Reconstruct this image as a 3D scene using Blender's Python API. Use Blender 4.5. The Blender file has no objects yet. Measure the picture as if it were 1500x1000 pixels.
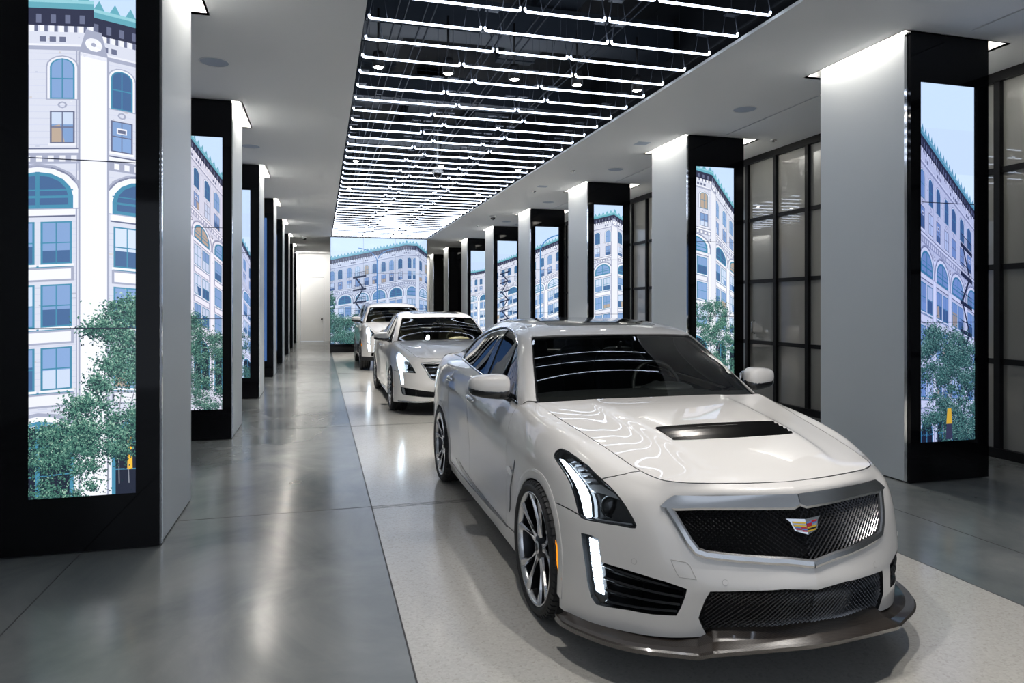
import bpy, bmesh, math, random
import numpy as np
from mathutils import Vector
from mathutils.geometry import delaunay_2d_cdt
R = math.radians
SC = bpy.context.scene
COL = SC.collection
rnd = random.Random(7)

# ---------------------------------------------------------------- camera
FPX, EYE, VPX, HY = 1020.0, 1.60, 469.0, 450.0
TH = math.atan((750 - VPX) / FPX)
cT, sT = math.cos(TH), math.sin(TH)
def proj(P):
    """world points (n,3) -> photo pixels (n,2)"""
    P = np.asarray(P, float)
    zc = P[..., 0] * sT + P[..., 1] * cT
    xr = P[..., 0] * cT - P[..., 1] * sT
    return np.stack([750 + FPX * xr / zc, HY - FPX * (P[..., 2] - EYE) / zc], -1)

# ---------------------------------------------------------------- helpers
def link(o, parent=None):
    COL.objects.link(o)
    if parent is not None:
        o.parent = parent
    return o
def tag(o, label=None, cat=None, group=None, kind=None):
    if label: o['label'] = label
    if cat: o['category'] = cat
    if group: o['group'] = group
    if kind: o['kind'] = kind
    return o
def empty(name, loc=(0, 0, 0), rz=0.0):
    o = bpy.data.objects.new(name, None)
    o.location = loc; o.rotation_euler = (0, 0, rz)
    o.empty_display_size = .1
    return link(o)
def mesh_obj(name, verts, faces, mat, parent=None, smooth=False, mids=None, normals=None, loc=None):
    me = bpy.data.meshes.new(name)
    me.from_pydata([tuple(map(float, v)) for v in verts], [], [tuple(int(i) for i in f) for f in faces])
    for m in (mat if isinstance(mat, (list, tuple)) else [mat]):
        me.materials.append(m)
    if mids is not None:
        me.polygons.foreach_set('material_index', list(map(int, mids)))
    if smooth or normals is not None:
        me.polygons.foreach_set('use_smooth', [True] * len(me.polygons))
    me.update()
    if normals is not None:
        me.normals_split_custom_set([tuple(map(float, n)) for n in normals])
    o = bpy.data.objects.new(name, me)
    if loc is not None: o.location = loc
    return link(o, parent)
class MB:
    """collects shapes into ONE mesh"""
    def __init__(s): s.v = []; s.f = []; s.m = []; s.cur = 0; s.sm = []; s.sflag = False
    def add(s, vs, fs, sm=None):
        b = len(s.v); s.v += [tuple(v) for v in vs]
        for f in fs:
            s.f.append(tuple(b + i for i in f)); s.m.append(s.cur); s.sm.append(s.sflag if sm is None else sm)
        return s
    def box(s, x0, x1, y0, y1, z0, z1):
        vs = [(x0,y0,z0),(x1,y0,z0),(x1,y1,z0),(x0,y1,z0),(x0,y0,z1),(x1,y0,z1),(x1,y1,z1),(x0,y1,z1)]
        return s.add(vs, [(0,3,2,1),(4,5,6,7),(0,1,5,4),(1,2,6,5),(2,3,7,6),(3,0,4,7)], False)
    def quad(s, a, b, c, d): return s.add([a, b, c, d], [(0, 1, 2, 3)], False)
    def tube(s, pts, r, n=8, caps=True, up=None):
        P = [Vector(p) for p in pts]; rings = []
        rr = r if isinstance(r, (list, tuple)) else [r] * len(P)
        prev = None
        for i, p in enumerate(P):
            t = (P[min(i+1, len(P)-1)] - P[max(i-1, 0)]).normalized()
            if prev is None:
                a = Vector((0, 0, 1)) if abs(t.z) < .9 else Vector((1, 0, 0))
                a = (a - t * a.dot(t)).normalized()
            else:
                a = (prev - t * prev.dot(t)).normalized()
            prev = a; b = t.cross(a)
            rings.append([p + (a * math.cos(2*math.pi*k/n) + b * math.sin(2*math.pi*k/n)) * rr[i] for k in range(n)])
        vs = [v for ring in rings for v in ring]; fs = []
        for i in range(len(P) - 1):
            for k in range(n):
                k2 = (k + 1) % n
                fs.append((i*n+k, i*n+k2, (i+1)*n+k2, (i+1)*n+k))
        if caps:
            fs.append(tuple(range(n - 1, -1, -1))); fs.append(tuple(range((len(P)-1)*n, len(P)*n)))
        return s.add(vs, fs, True)
    def lathe(s, prof, n=32, axis='z', c=(0, 0, 0), close=False, arc=None):
        """prof: list of (radius, height)"""
        vs = []; fs = []; m = len(prof)
        for k in range(n):
            a = 2 * math.pi * k / n
            for r, h in prof:
                x, y = r * math.cos(a), r * math.sin(a)
                p = (x, y, h) if axis == 'z' else ((h, x, y) if axis == 'x' else (x, h, y))
                vs.append((p[0]+c[0], p[1]+c[1], p[2]+c[2]))
        for k in range(n):
            k2 = (k + 1) % n
            for j in range(m - 1 if not close else m):
                j2 = (j + 1) % m
                q = (k*m+j, k2*m+j, k2*m+j2, k*m+j2)
                fs.append(q if axis != 'y' else q[::-1])
        return s.add(vs, fs, True)
    def ball(s, c, rx, ry, rz, n=16, m=10, e1=1.0, e2=1.0):
        sg = lambda w, e: math.copysign(abs(w) ** e, w)
        vs = []; fs = []
        for i in range(m + 1):
            ph = -math.pi/2 + math.pi * i / m
            for k in range(n):
                th = 2*math.pi*k/n
                vs.append((c[0] + rx*sg(math.cos(ph), e1)*sg(math.cos(th), e2), c[1] + ry*sg(math.cos(ph), e1)*sg(math.sin(th), e2), c[2] + rz*sg(math.sin(ph), e1)))
        for i in range(m):
            for k in range(n):
                k2 = (k+1) % n
                fs.append((i*n+k, i*n+k2, (i+1)*n+k2, (i+1)*n+k))
        return s.add(vs, fs, True)
    def xf(s, fn, start=0):
        s.v = s.v[:start] + [tuple(fn(Vector(v))) for v in s.v[start:]]; return s
    def build(s, name, mat, parent=None, loc=None):
        me = bpy.data.meshes.new(name)
        me.from_pydata(s.v, [], s.f)
        for m in (mat if isinstance(mat, (list, tuple)) else [mat]): me.materials.append(m)
        me.polygons.foreach_set('material_index', s.m)
        me.polygons.foreach_set('use_smooth', s.sm)
        me.update()
        o = bpy.data.objects.new(name, me)
        if loc is not None: o.location = loc
        return link(o, parent)

# ---------------------------------------------------------------- materials
def mat(name, base=(.8,.8,.8), rough=.5, metal=0.0, coat=0.0, coat_rough=.03, emit=None, estr=0.0, spec=.5, bump=None, **kw):
    m = bpy.data.materials.new(name); m.use_nodes = True
    nt = m.node_tree; b = nt.nodes['Principled BSDF']
    b.inputs['Base Color'].default_value = (*base, 1)
    b.inputs['Roughness'].default_value = rough
    b.inputs['Metallic'].default_value = metal
    b.inputs['Coat Weight'].default_value = coat
    b.inputs['Coat Roughness'].default_value = coat_rough
    b.inputs['Specular IOR Level'].default_value = spec
    if emit:
        b.inputs['Emission Color'].default_value = (*emit, 1); b.inputs['Emission Strength'].default_value = estr
    if bump:
        sc, st, dist = bump
        n = nt.nodes.new('ShaderNodeTexNoise'); n.inputs['Scale'].default_value = sc; n.inputs['Detail'].default_value = 3
        tc = nt.nodes.new('ShaderNodeTexCoord'); nt.links.new(tc.outputs['Object'], n.inputs['Vector'])
        bp = nt.nodes.new('ShaderNodeBump'); bp.inputs['Strength'].default_value = st; bp.inputs['Distance'].default_value = dist
        nt.links.new(n.outputs['Fac'], bp.inputs['Height']); nt.links.new(bp.outputs['Normal'], b.inputs['Normal'])
    return m
def noise_color(m, c0, c1, scale, detail=4, stretch=(1,1,1), lo=.35, hi=.65, rough=None):
    nt = m.node_tree; b = nt.nodes['Principled BSDF']
    tc = nt.nodes.new('ShaderNodeTexCoord'); mp = nt.nodes.new('ShaderNodeMapping'); mp.inputs['Scale'].default_value = stretch
    n = nt.nodes.new('ShaderNodeTexNoise'); n.inputs['Scale'].default_value = scale; n.inputs['Detail'].default_value = detail
    r = nt.nodes.new('ShaderNodeValToRGB'); r.color_ramp.elements[0].position = lo; r.color_ramp.elements[1].position = hi
    r.color_ramp.elements[0].color = (*c0, 1); r.color_ramp.elements[1].color = (*c1, 1)
    L = nt.links.new
    L(tc.outputs['Object'], mp.inputs['Vector']); L(mp.outputs['Vector'], n.inputs['Vector']); L(n.outputs['Fac'], r.inputs['Fac'])
    L(r.outputs['Color'], b.inputs['Base Color'])
    if rough:
        mr = nt.nodes.new('ShaderNodeMapRange'); mr.inputs['To Min'].default_value = rough[0]; mr.inputs['To Max'].default_value = rough[1]
        mr.inputs['From Min'].default_value = .3; mr.inputs['From Max'].default_value = .7
        L(n.outputs['Fac'], mr.inputs['Value']); L(mr.outputs['Result'], b.inputs['Roughness'])
    return m
def glass(name, tint, ior=1.45, rough=0.0, gain=1.0):
    """thin glazing: tinted see-through plus mirror reflection by angle"""
    m = bpy.data.materials.new(name); m.use_nodes = True
    nt = m.node_tree; nt.nodes.clear(); L = nt.links.new
    o = nt.nodes.new('ShaderNodeOutputMaterial'); mx = nt.nodes.new('ShaderNodeMixShader')
    tr = nt.nodes.new('ShaderNodeBsdfTransparent'); tr.inputs['Color'].default_value = (*tint, 1)
    gl = nt.nodes.new('ShaderNodeBsdfGlossy'); gl.inputs['Roughness'].default_value = rough; gl.inputs['Color'].default_value = (1,1,1,1)
    fr = nt.nodes.new('ShaderNodeFresnel'); fr.inputs['IOR'].default_value = ior
    mu = nt.nodes.new('ShaderNodeMath'); mu.operation = 'MULTIPLY'; mu.inputs[1].default_value = gain; mu.use_clamp = True
    L(fr.outputs[0], mu.inputs[0]); L(mu.outputs[0], mx.inputs[0]); L(tr.outputs[0], mx.inputs[1]); L(gl.outputs[0], mx.inputs[2]); L(mx.outputs[0], o.inputs['Surface'])
    return m
def emis(name, col, strength):
    return mat(name, base=(.02,.02,.02), rough=.4, emit=col, estr=strength)

M = {}
M['paint'] = mat('pearl_white_paint', (.72,.70,.675), .32, 0, 1.0, .015)
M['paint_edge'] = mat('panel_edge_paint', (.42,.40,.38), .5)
M['under'] = mat('black_underbody', (.006,.006,.007), .6)
M['black_gloss'] = mat('gloss_black_plastic', (.006,.006,.007), .12, 0, .6)
M['black_matte'] = mat('matte_black_plastic', (.012,.012,.013), .5)
M['chrome'] = mat('bright_chrome', (.75,.76,.78), .08, 1)
M['satin'] = mat('satin_silver_metal', (.62,.62,.62), .24, 1)
M['dark_chrome'] = mat('dark_chrome', (.035,.034,.033), .12, 1)
M['tyre'] = mat('tyre_rubber', (.014,.014,.015), .62)
M['rim'] = mat('polished_alloy', (.72,.72,.73), .2, 1)
M['rim_dark'] = mat('dark_grey_alloy', (.035,.036,.04), .3, .8)
M['glass'] = glass('tinted_windshield_glass', (.78,.83,.80), 1.52, 0, 1.15)
M['side_glass'] = glass('dark_side_glass', (.42,.46,.46), 1.5, 0, 1.0)
M['lens'] = glass('clear_lamp_lens', (.93,.95,.96), 1.4)
M['mesh_wire'] = mat('black_chrome_mesh', (.26,.26,.27), .22, 1)
M['seat_dark'] = mat('charcoal_leather', (.025,.026,.028), .5)
M['seat_tan'] = mat('tan_leather', (.62,.52,.33), .5)
M['led'] = emis('white_daylight_led', (.72,.86,1.0), 9)
M['amber'] = mat('amber_marker_lens', (.75,.22,.01), .2, emit=(1,.33,.02), estr=.7)
M['red_lens'] = mat('red_lamp_lens', (.35,.01,.01), .15)
M['brake'] = mat('brake_disc_steel', (.3,.3,.3), .35, 1)
M['caliper'] = mat('dark_red_caliper', (.12,.01,.01), .4)
M['crest_gold'] = mat('crest_gold', (.80,.52,.06), .25, .3)
M['crest_red'] = mat('crest_red', (.45,.02,.04), .25)
M['crest_blue'] = mat('crest_blue', (.12,.22,.50), .25)
M['crest_grey'] = mat('crest_silver', (.55,.57,.6), .25, .6)
def carbon():
    m = mat('carbon_fibre_weave', (.03,.025,.02), .3, 0, 1, .05)
    nt = m.node_tree; b = nt.nodes['Principled BSDF']; L = nt.links.new
    tc = nt.nodes.new('ShaderNodeTexCoord'); ck = nt.nodes.new('ShaderNodeTexChecker'); ck.inputs['Scale'].default_value = 260
    ck.inputs['Color1'].default_value = (.045,.034,.027,1); ck.inputs['Color2'].default_value = (.014,.011,.009,1)
    mp = nt.nodes.new('ShaderNodeMapping'); mp.inputs['Rotation'].default_value = (0, 0, .785); mp.inputs['Scale'].default_value = (1,1,.01)
    L(tc.outputs['Object'], mp.inputs[0]); L(mp.outputs[0], ck.inputs['Vector']); L(ck.outputs['Color'], b.inputs['Base Color'])
    return m
M['carbon'] = carbon()
COVE = 34.0; SPOT = 170.0
# ---------------------------------------------------------------- smooth body surfaces
def _cr(P0, P1, P2, P3, t):
    return .5 * (2*P1 + (-P0 + P2)*t + (2*P0 - 5*P1 + 4*P2 - P3)*t*t + (-P0 + 3*P1 - 3*P2 + P3)*t*t*t)
class Surf:
    """control net [nu][nv] of (a, y, z), a = distance from the car's centre plane; bicubic Catmull-Rom"""
    def __init__(s, net, crease=False, flip=False):
        C = np.array(net, float)
        g = C[1].copy(); 
        if crease: g = 2*C[0] - C[1]
        else: g[:, 0] *= -1
        C = np.concatenate([g[None], C, (2*C[-1] - C[-2])[None]], 0)
        C = np.concatenate([(2*C[:, :1] - C[:, 1:2]), C, (2*C[:, -1:] - C[:, -2:-1])], 1)
        s.C = C; s.nu = C.shape[0] - 3; s.nv = C.shape[1] - 3; s.flip = flip; s._g = None
    def ev(s, u, v):
        u = np.asarray(u, float); v = np.asarray(v, float)
        i = np.clip(np.floor(u).astype(int), 0, s.nu - 1); j = np.clip(np.floor(v).astype(int), 0, s.nv - 1)
        a = (u - i)[..., None]; b = (v - j)[..., None]
        rows = []
        for k in range(4):
            r = [s.C[i + k, j + l] for l in range(4)]
            rows.append(_cr(*r, b))
        P = _cr(*rows, a)
        P = P.copy(); P[..., 0] *= -1          # left half (image left) has negative x
        return P
    def nrm(s, u, v):
        e = 1e-3
        du = s.ev(u + e, v) - s.ev(u - e, v); dv = s.ev(u, v + e) - s.ev(u, v - e)
        n = np.cross(du, dv); n /= np.maximum(np.linalg.norm(n, axis=-1, keepdims=True), 1e-9)
        return -n if s.flip else n
    def inv(s, pts, fn, off, urange=None, facing=True):
        """2D points -> (u, v) where fn(world points) gives the 2D position"""
        key = (id(fn), urange)
        U, V = np.meshgrid(np.linspace(0, s.nu, s.nu*14+1), np.linspace(0, s.nv, s.nv*14+1), indexing='ij')
        if urange:
            U, V = np.meshgrid(np.linspace(urange[0], urange[1], 240), np.linspace(0, s.nv, s.nv*14+1), indexing='ij')
        W = s.ev(U, V) + off
        Q = fn(W)
        ok = np.ones(U.shape, bool)
        if facing:
            n = s.nrm(U, V); view = np.array([0, 0, EYE]) - W
            ok = (n * view).sum(-1) > 0
        out = []
        for p in pts:
            if p[0] == 'uv': out.append((p[1], p[2])); continue
            d = ((Q - np.array(p))**2).sum(-1); d = np.where(ok, d, 1e9)
            k = np.unravel_index(np.argmin(d), d.shape); u, v = U[k], V[k]
            for _ in range(6):
                f0 = fn(s.ev(u, v) + off) - np.array(p); e = 1e-3
                fu = (fn(s.ev(u+e, v) + off) - fn(s.ev(u-e, v) + off)) / (2*e)
                fv = (fn(s.ev(u, v+e) + off) - fn(s.ev(u, v-e) + off)) / (2*e)
                J = np.array([fu, fv]).T
                if abs(np.linalg.det(J)) < 1e-9: break
                st = np.linalg.solve(J, -f0); st = np.clip(st, -.15, .15)
                lo, hi = urange or (0, s.nu)
                u = min(max(u + st[0], lo), hi); v = min(max(v + st[1], 0), s.nv)
            out.append((float(u), float(v)))
        return out

def inside(px, py, poly):
    c = np.zeros(len(px), bool); n = len(poly)
    for i in range(n):
        x0, y0 = poly[i]; x1, y1 = poly[(i+1) % n]
        if y0 == y1: continue
        t = ((y0 > py) != (y1 > py)) & (px < (x1-x0)*(py-y0)/(y1-y0) + x0)
        c ^= t
    return c
def dens(poly, step=.12, closed=True):
    out = []; n = len(poly)
    for i in range(n if closed else n - 1):
        a = poly[i]; b = poly[(i+1) % n]
        L = math.hypot(b[0]-a[0], b[1]-a[1]); k = max(1, int(math.ceil(L/step)))
        for j in range(k): out.append((a[0]+(b[0]-a[0])*j/k, a[1]+(b[1]-a[1])*j/k))
    if not closed: out.append(poly[-1])
    return out
def rounded(poly, r=.3, k=3):
    """rounds the corners of a 2D polygon by a fraction of its sides"""
    out = []; n = len(poly)
    for i in range(n):
        p, a, b = np.array(poly[i]), np.array(poly[i-1]), np.array(poly[(i+1) % n])
        p0 = p + (a-p)*r; p1 = p + (b-p)*r
        for j in range(k+1):
            t = j/k; out.append(tuple((1-t)**2*p0 + 2*t*(1-t)*p + t*t*p1))
    return out
def tri_uv(outer, holes, du, dv):
    polys = [dens(outer, min(du, dv))] + [dens(h, min(du, dv)) for h in holes]
    pts = []; edges = []
    for pl in polys:
        b = len(pts); pts += pl
        edges += [(b+i, b+(i+1) % len(pl)) for i in range(len(pl))]
    o = np.array(outer); lo = o.min(0); hi = o.max(0)
    gu = np.arange(math.floor(lo[0]/du)*du, hi[0]+du, du); gv = np.arange(math.floor(lo[1]/dv)*dv, hi[1]+dv, dv)
    G = np.array([(x + (.5*du if k % 2 else 0), y) for k, y in enumerate(gv) for x in gu])
    B = np.array(pts)
    k = inside(G[:, 0], G[:, 1], polys[0])
    for h in polys[1:]: k &= ~inside(G[:, 0], G[:, 1], h)
    G = G[k]
    if len(G):
        d = ((G[:, None, 0]-B[None, :, 0])/du)**2 + ((G[:, None, 1]-B[None, :, 1])/dv)**2
        G = G[d.min(1) > .16]
    allp = [Vector(p) for p in pts] + [Vector((float(a), float(b))) for a, b in G]
    r = delaunay_2d_cdt(allp, edges, [], 0, 1e-5)
    V = np.array([(p.x, p.y) for p in r[0]]); T = np.array([f for f in r[2] if len(f) == 3])
    c = V[T].mean(1)
    k = inside(c[:, 0], c[:, 1], polys[0])
    for h in polys[1:]: k &= ~inside(c[:, 0], c[:, 1], h)
    T = T[k]
    # consistent orientation (counter-clockwise in uv)
    a, b, c = V[T[:, 0]], V[T[:, 1]], V[T[:, 2]]
    ar = (b[:, 0]-a[:, 0])*(c[:, 1]-a[:, 1]) - (b[:, 1]-a[:, 1])*(c[:, 0]-a[:, 0])
    T[ar < 0] = T[ar < 0][:, ::-1]; T = T[np.abs(ar) > 1e-9]
    used = np.unique(T); mp = np.full(len(V), -1); mp[used] = np.arange(len(used))
    return V[used], mp[T]
class Shell:
    """geometry of one panel, built on the left half; mirrored on demand"""
    def __init__(s): s.V = []; s.F = []; s.N = []; s.M = []
    def put(s, V, F, N, m=0):
        """N: one normal per face corner"""
        b = len(s.V); s.V += [tuple(v) for v in V]
        s.F += [tuple(int(b+i) for i in f) for f in F]; s.N += [[tuple(n) for n in ns] for ns in N]; s.M += [m]*len(F)
    def flat(s, V, F, m=0):
        Vn = [np.array(v) for v in V]; NN = []
        for f in F:
            n = np.cross(Vn[f[1]]-Vn[f[0]], Vn[f[2]]-Vn[f[0]]); n = n/max(np.linalg.norm(n), 1e-12); NN.append([n]*len(f))
        s.put(V, F, NN, m)
    def grid(s, V, ni, nj, m=0, closed=False):
        """ni rings of nj profile points: smooth along the rings, crisp across the profile"""
        P = np.array(V, float).reshape(ni, nj, 3); b = len(s.V); s.V += [tuple(v) for v in P.reshape(-1, 3)]
        ii = range(ni if closed else ni-1); FN = {}
        for i in ii:
            for j in range(nj-1):
                a, c = P[i, j], P[(i+1) % ni, j+1]; d, e = P[i, j+1], P[(i+1) % ni, j]
                n = np.cross(c-a, e-d); l = np.linalg.norm(n); FN[i, j] = n/l if l > 1e-12 else np.array([0, 0, 1.])
        def vn(i, j):
            a = FN.get((i, j)); c = FN.get(((i-1) % ni if closed else i-1, j))
            if a is None: return c
            if c is None: return a
            if a.dot(c) < .82: return None
            return (a+c)/np.linalg.norm(a+c)
        for i in ii:
            for j in range(nj-1):
                n0 = vn(i, j); n1 = vn((i+1) % ni if closed else i+1, j); f = FN[i, j]
                n0 = f if n0 is None else n0; n1 = f if n1 is None else n1
                i2 = (i+1) % ni
                s.F.append((b+i*nj+j, b+i*nj+j+1, b+i2*nj+j+1, b+i2*nj+j)); s.N.append([tuple(n0), tuple(n0), tuple(n1), tuple(n1)]); s.M.append(m)
    def mirrored(s):
        o = Shell(); o.V = [(-x, y, z) for x, y, z in s.V]; o.F = [f[::-1] for f in s.F]
        o.N = [[(-n[0], n[1], n[2]) for n in ns[::-1]] for ns in s.N]; o.M = list(s.M); return o
    def plus(s, t):
        o = Shell(); b = len(s.V); o.V = s.V + t.V; o.F = s.F + [tuple(b+i for i in f) for f in t.F]; o.N = s.N + t.N; o.M = s.M + t.M
        key = {}; mp = list(range(len(o.V)))
        for i, v in enumerate(o.V):
            if abs(v[0]) < 2e-5:
                k = (round(v[1], 5), round(v[2], 5)); mp[i] = key.setdefault(k, i)
        keep = sorted(set(mp)); new = {k: i for i, k in enumerate(keep)}
        o.V = [o.V[k] for k in keep]
        F2 = []; N2 = []; M2 = []
        for f, n, m in zip(o.F, o.N, o.M):
            g = tuple(new[mp[i]] for i in f)
            if len(set(g)) == len(g): F2.append(g); N2.append(n); M2.append(m)
        o.F, o.N, o.M = F2, N2, M2
        return o
    def build(s, name, mats, parent):
        return mesh_obj(name, s.V, s.F, mats, parent, mids=s.M, normals=[n for ns in s.N for n in ns])
def panel(surf, outer, holes=(), du=.1, dv=.13, gap=.0026, depth=.014, off=0.0, seam=True, shell=None, m=0, me=1):
    V, T = tri_uv(outer, holes, du, dv)
    P = surf.ev(V[:, 0], V[:, 1]); N = surf.nrm(V[:, 0], V[:, 1])
    on_seam = V[:, 0] < 1e-4
    if seam:
        N[on_seam] = N[on_seam] * (np.array([0, 1, 1]) if not getattr(surf, 'creased', False) else 1)
        N /= np.linalg.norm(N, axis=1, keepdims=True)
    cnt = {}
    for t in T:
        for k in range(3):
            e = (t[k], t[(k+1) % 3]); cnt.setdefault((min(e), max(e)), []).append((e, t[(k+2) % 3]))
    bd = [x[0] for x in cnt.values() if len(x) == 1]
    bd = [x for x in bd if not (on_seam[x[0][0]] and on_seam[x[0][1]])]
    if gap:
        acc = np.zeros_like(P); num = np.zeros(len(P))
        for (a, b), c in bd:
            e = P[b]-P[a]; e /= max(np.linalg.norm(e), 1e-9); w = P[c]-P[a]; w = w - e*w.dot(e); l = np.linalg.norm(w)
            if l > 1e-9:
                for i in (a, b): acc[i] += w/l; num[i] += 1
        k = num > 0; L = np.linalg.norm(acc[k], axis=1, keepdims=True)
        mv = acc[k]/np.maximum(L, 1e-6)*gap
        mv[on_seam[k], 0] = 0
        P[k] += mv
    P = P + N*off
    sh = shell or Shell()
    F = T if not surf.flip else T[:, ::-1]
    base = len(sh.V)
    sh.put(P, F, [[N[i] for i in f] for f in F], m)
    if depth:
        idx = {}
        for (a, b), c in bd:
            for i in (a, b):
                if i not in idx: idx[i] = len(sh.V); sh.V.append(tuple(P[i]-N[i]*depth))
        for (a, b), c in bd:
            if surf.flip: a, b = b, a
            nn = np.cross((P[b]-N[b]*depth)-P[a], P[b]-P[a]); l = np.linalg.norm(nn)
            nn = tuple(nn/l) if l > 1e-12 else (0, 0, 1)
            sh.F.append((int(base+a), idx[a], idx[b], int(base+b))); sh.N.append([nn]*4); sh.M.append(me)
    return sh
def frame(surf, poly, w, h, base=0.0, inner=0.0, closed=True, shell=None, m=0):
    """raised moulding running along a uv polygon; w wide, h proud of the surface"""
    pl = dens(poly, .1, closed); U = np.array(pl)
    P = surf.ev(U[:, 0], U[:, 1]); N = surf.nrm(U[:, 0], U[:, 1]); n = len(P)
    T = np.roll(P, -1, 0) - np.roll(P, 1, 0)
    if not closed: T[0] = P[1]-P[0]; T[-1] = P[-1]-P[-2]
    T /= np.maximum(np.linalg.norm(T, axis=1, keepdims=True), 1e-9)
    S = np.cross(N, T)
    prof = [(-w/2, base-.004), (-w/2, base+h*.6), (-w*.25, base+h), (w*.25, base+h), (w/2, base+h*.6), (w/2, base-.004+inner)]
    V = []; F = []
    for i in range(n):
        for a, b in prof: V.append(P[i] + S[i]*a + N[i]*b)
    sh = shell or Shell(); sh.grid(V, n, len(prof), m, closed); return sh
def lattice(surf, poly, nu_, nv_, rad, off, shell=None, m=0):
    """diamond wire mesh filling a uv polygon; wires are thin square bars set back from the surface"""
    P = np.array(poly); lo = P.min(0); hi = P.max(0); sh = shell or Shell()
    lo = lo.copy()
    W = hi-lo
    for sgn in (1, -1):
        for c in range(-nv_*2, nu_+nv_*2+1):
            # lines  x/nu - sgn*y/nv = c
            ts = np.linspace(0, 1, 121)
            y = ts; x = (c + sgn*ts*nv_)/nu_
            uu = lo[0]+x*W[0]; vv = lo[1]+y*W[1]
            ins = inside(uu, vv, poly) & (uu >= -1e-6)
            run = []
            for i in range(len(ts)+1):
                if i < len(ts) and ins[i]: run.append(i)
                else:
                    if len(run) > 2:
                        U = uu[run][::2]; V_ = vv[run][::2]
                        if len(U) >= 2:
                            Q = surf.ev(U, V_) + surf.nrm(U, V_)*(off + (rad*.6 if sgn > 0 else 0)); N = surf.nrm(U, V_)
                            T = np.gradient(Q, axis=0); T /= np.maximum(np.linalg.norm(T, axis=1, keepdims=True), 1e-9)
                            S = np.cross(N, T); VV = []; FF = []
                            for j in range(len(Q)):
                                VV += [Q[j]+S[j]*rad-N[j]*rad, Q[j]+N[j]*rad, Q[j]-S[j]*rad-N[j]*rad]
                            for j in range(len(Q)-1):
                                for a in range(2): FF.append((j*3+a, j*3+a+1, j*3+3+a+1, j*3+3+a))
                            sh.flat(VV, FF, m)
                    run = []
    return sh
def band(surf, uvs, off0, off1, shell=None, m=0):
    """filled uv polygon at one offset with a skirt down to another"""
    return panel(surf, uvs, du=.12, dv=.16, gap=0, depth=abs(off0-off1), off=off0, shell=shell, m=m, me=m)

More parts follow.
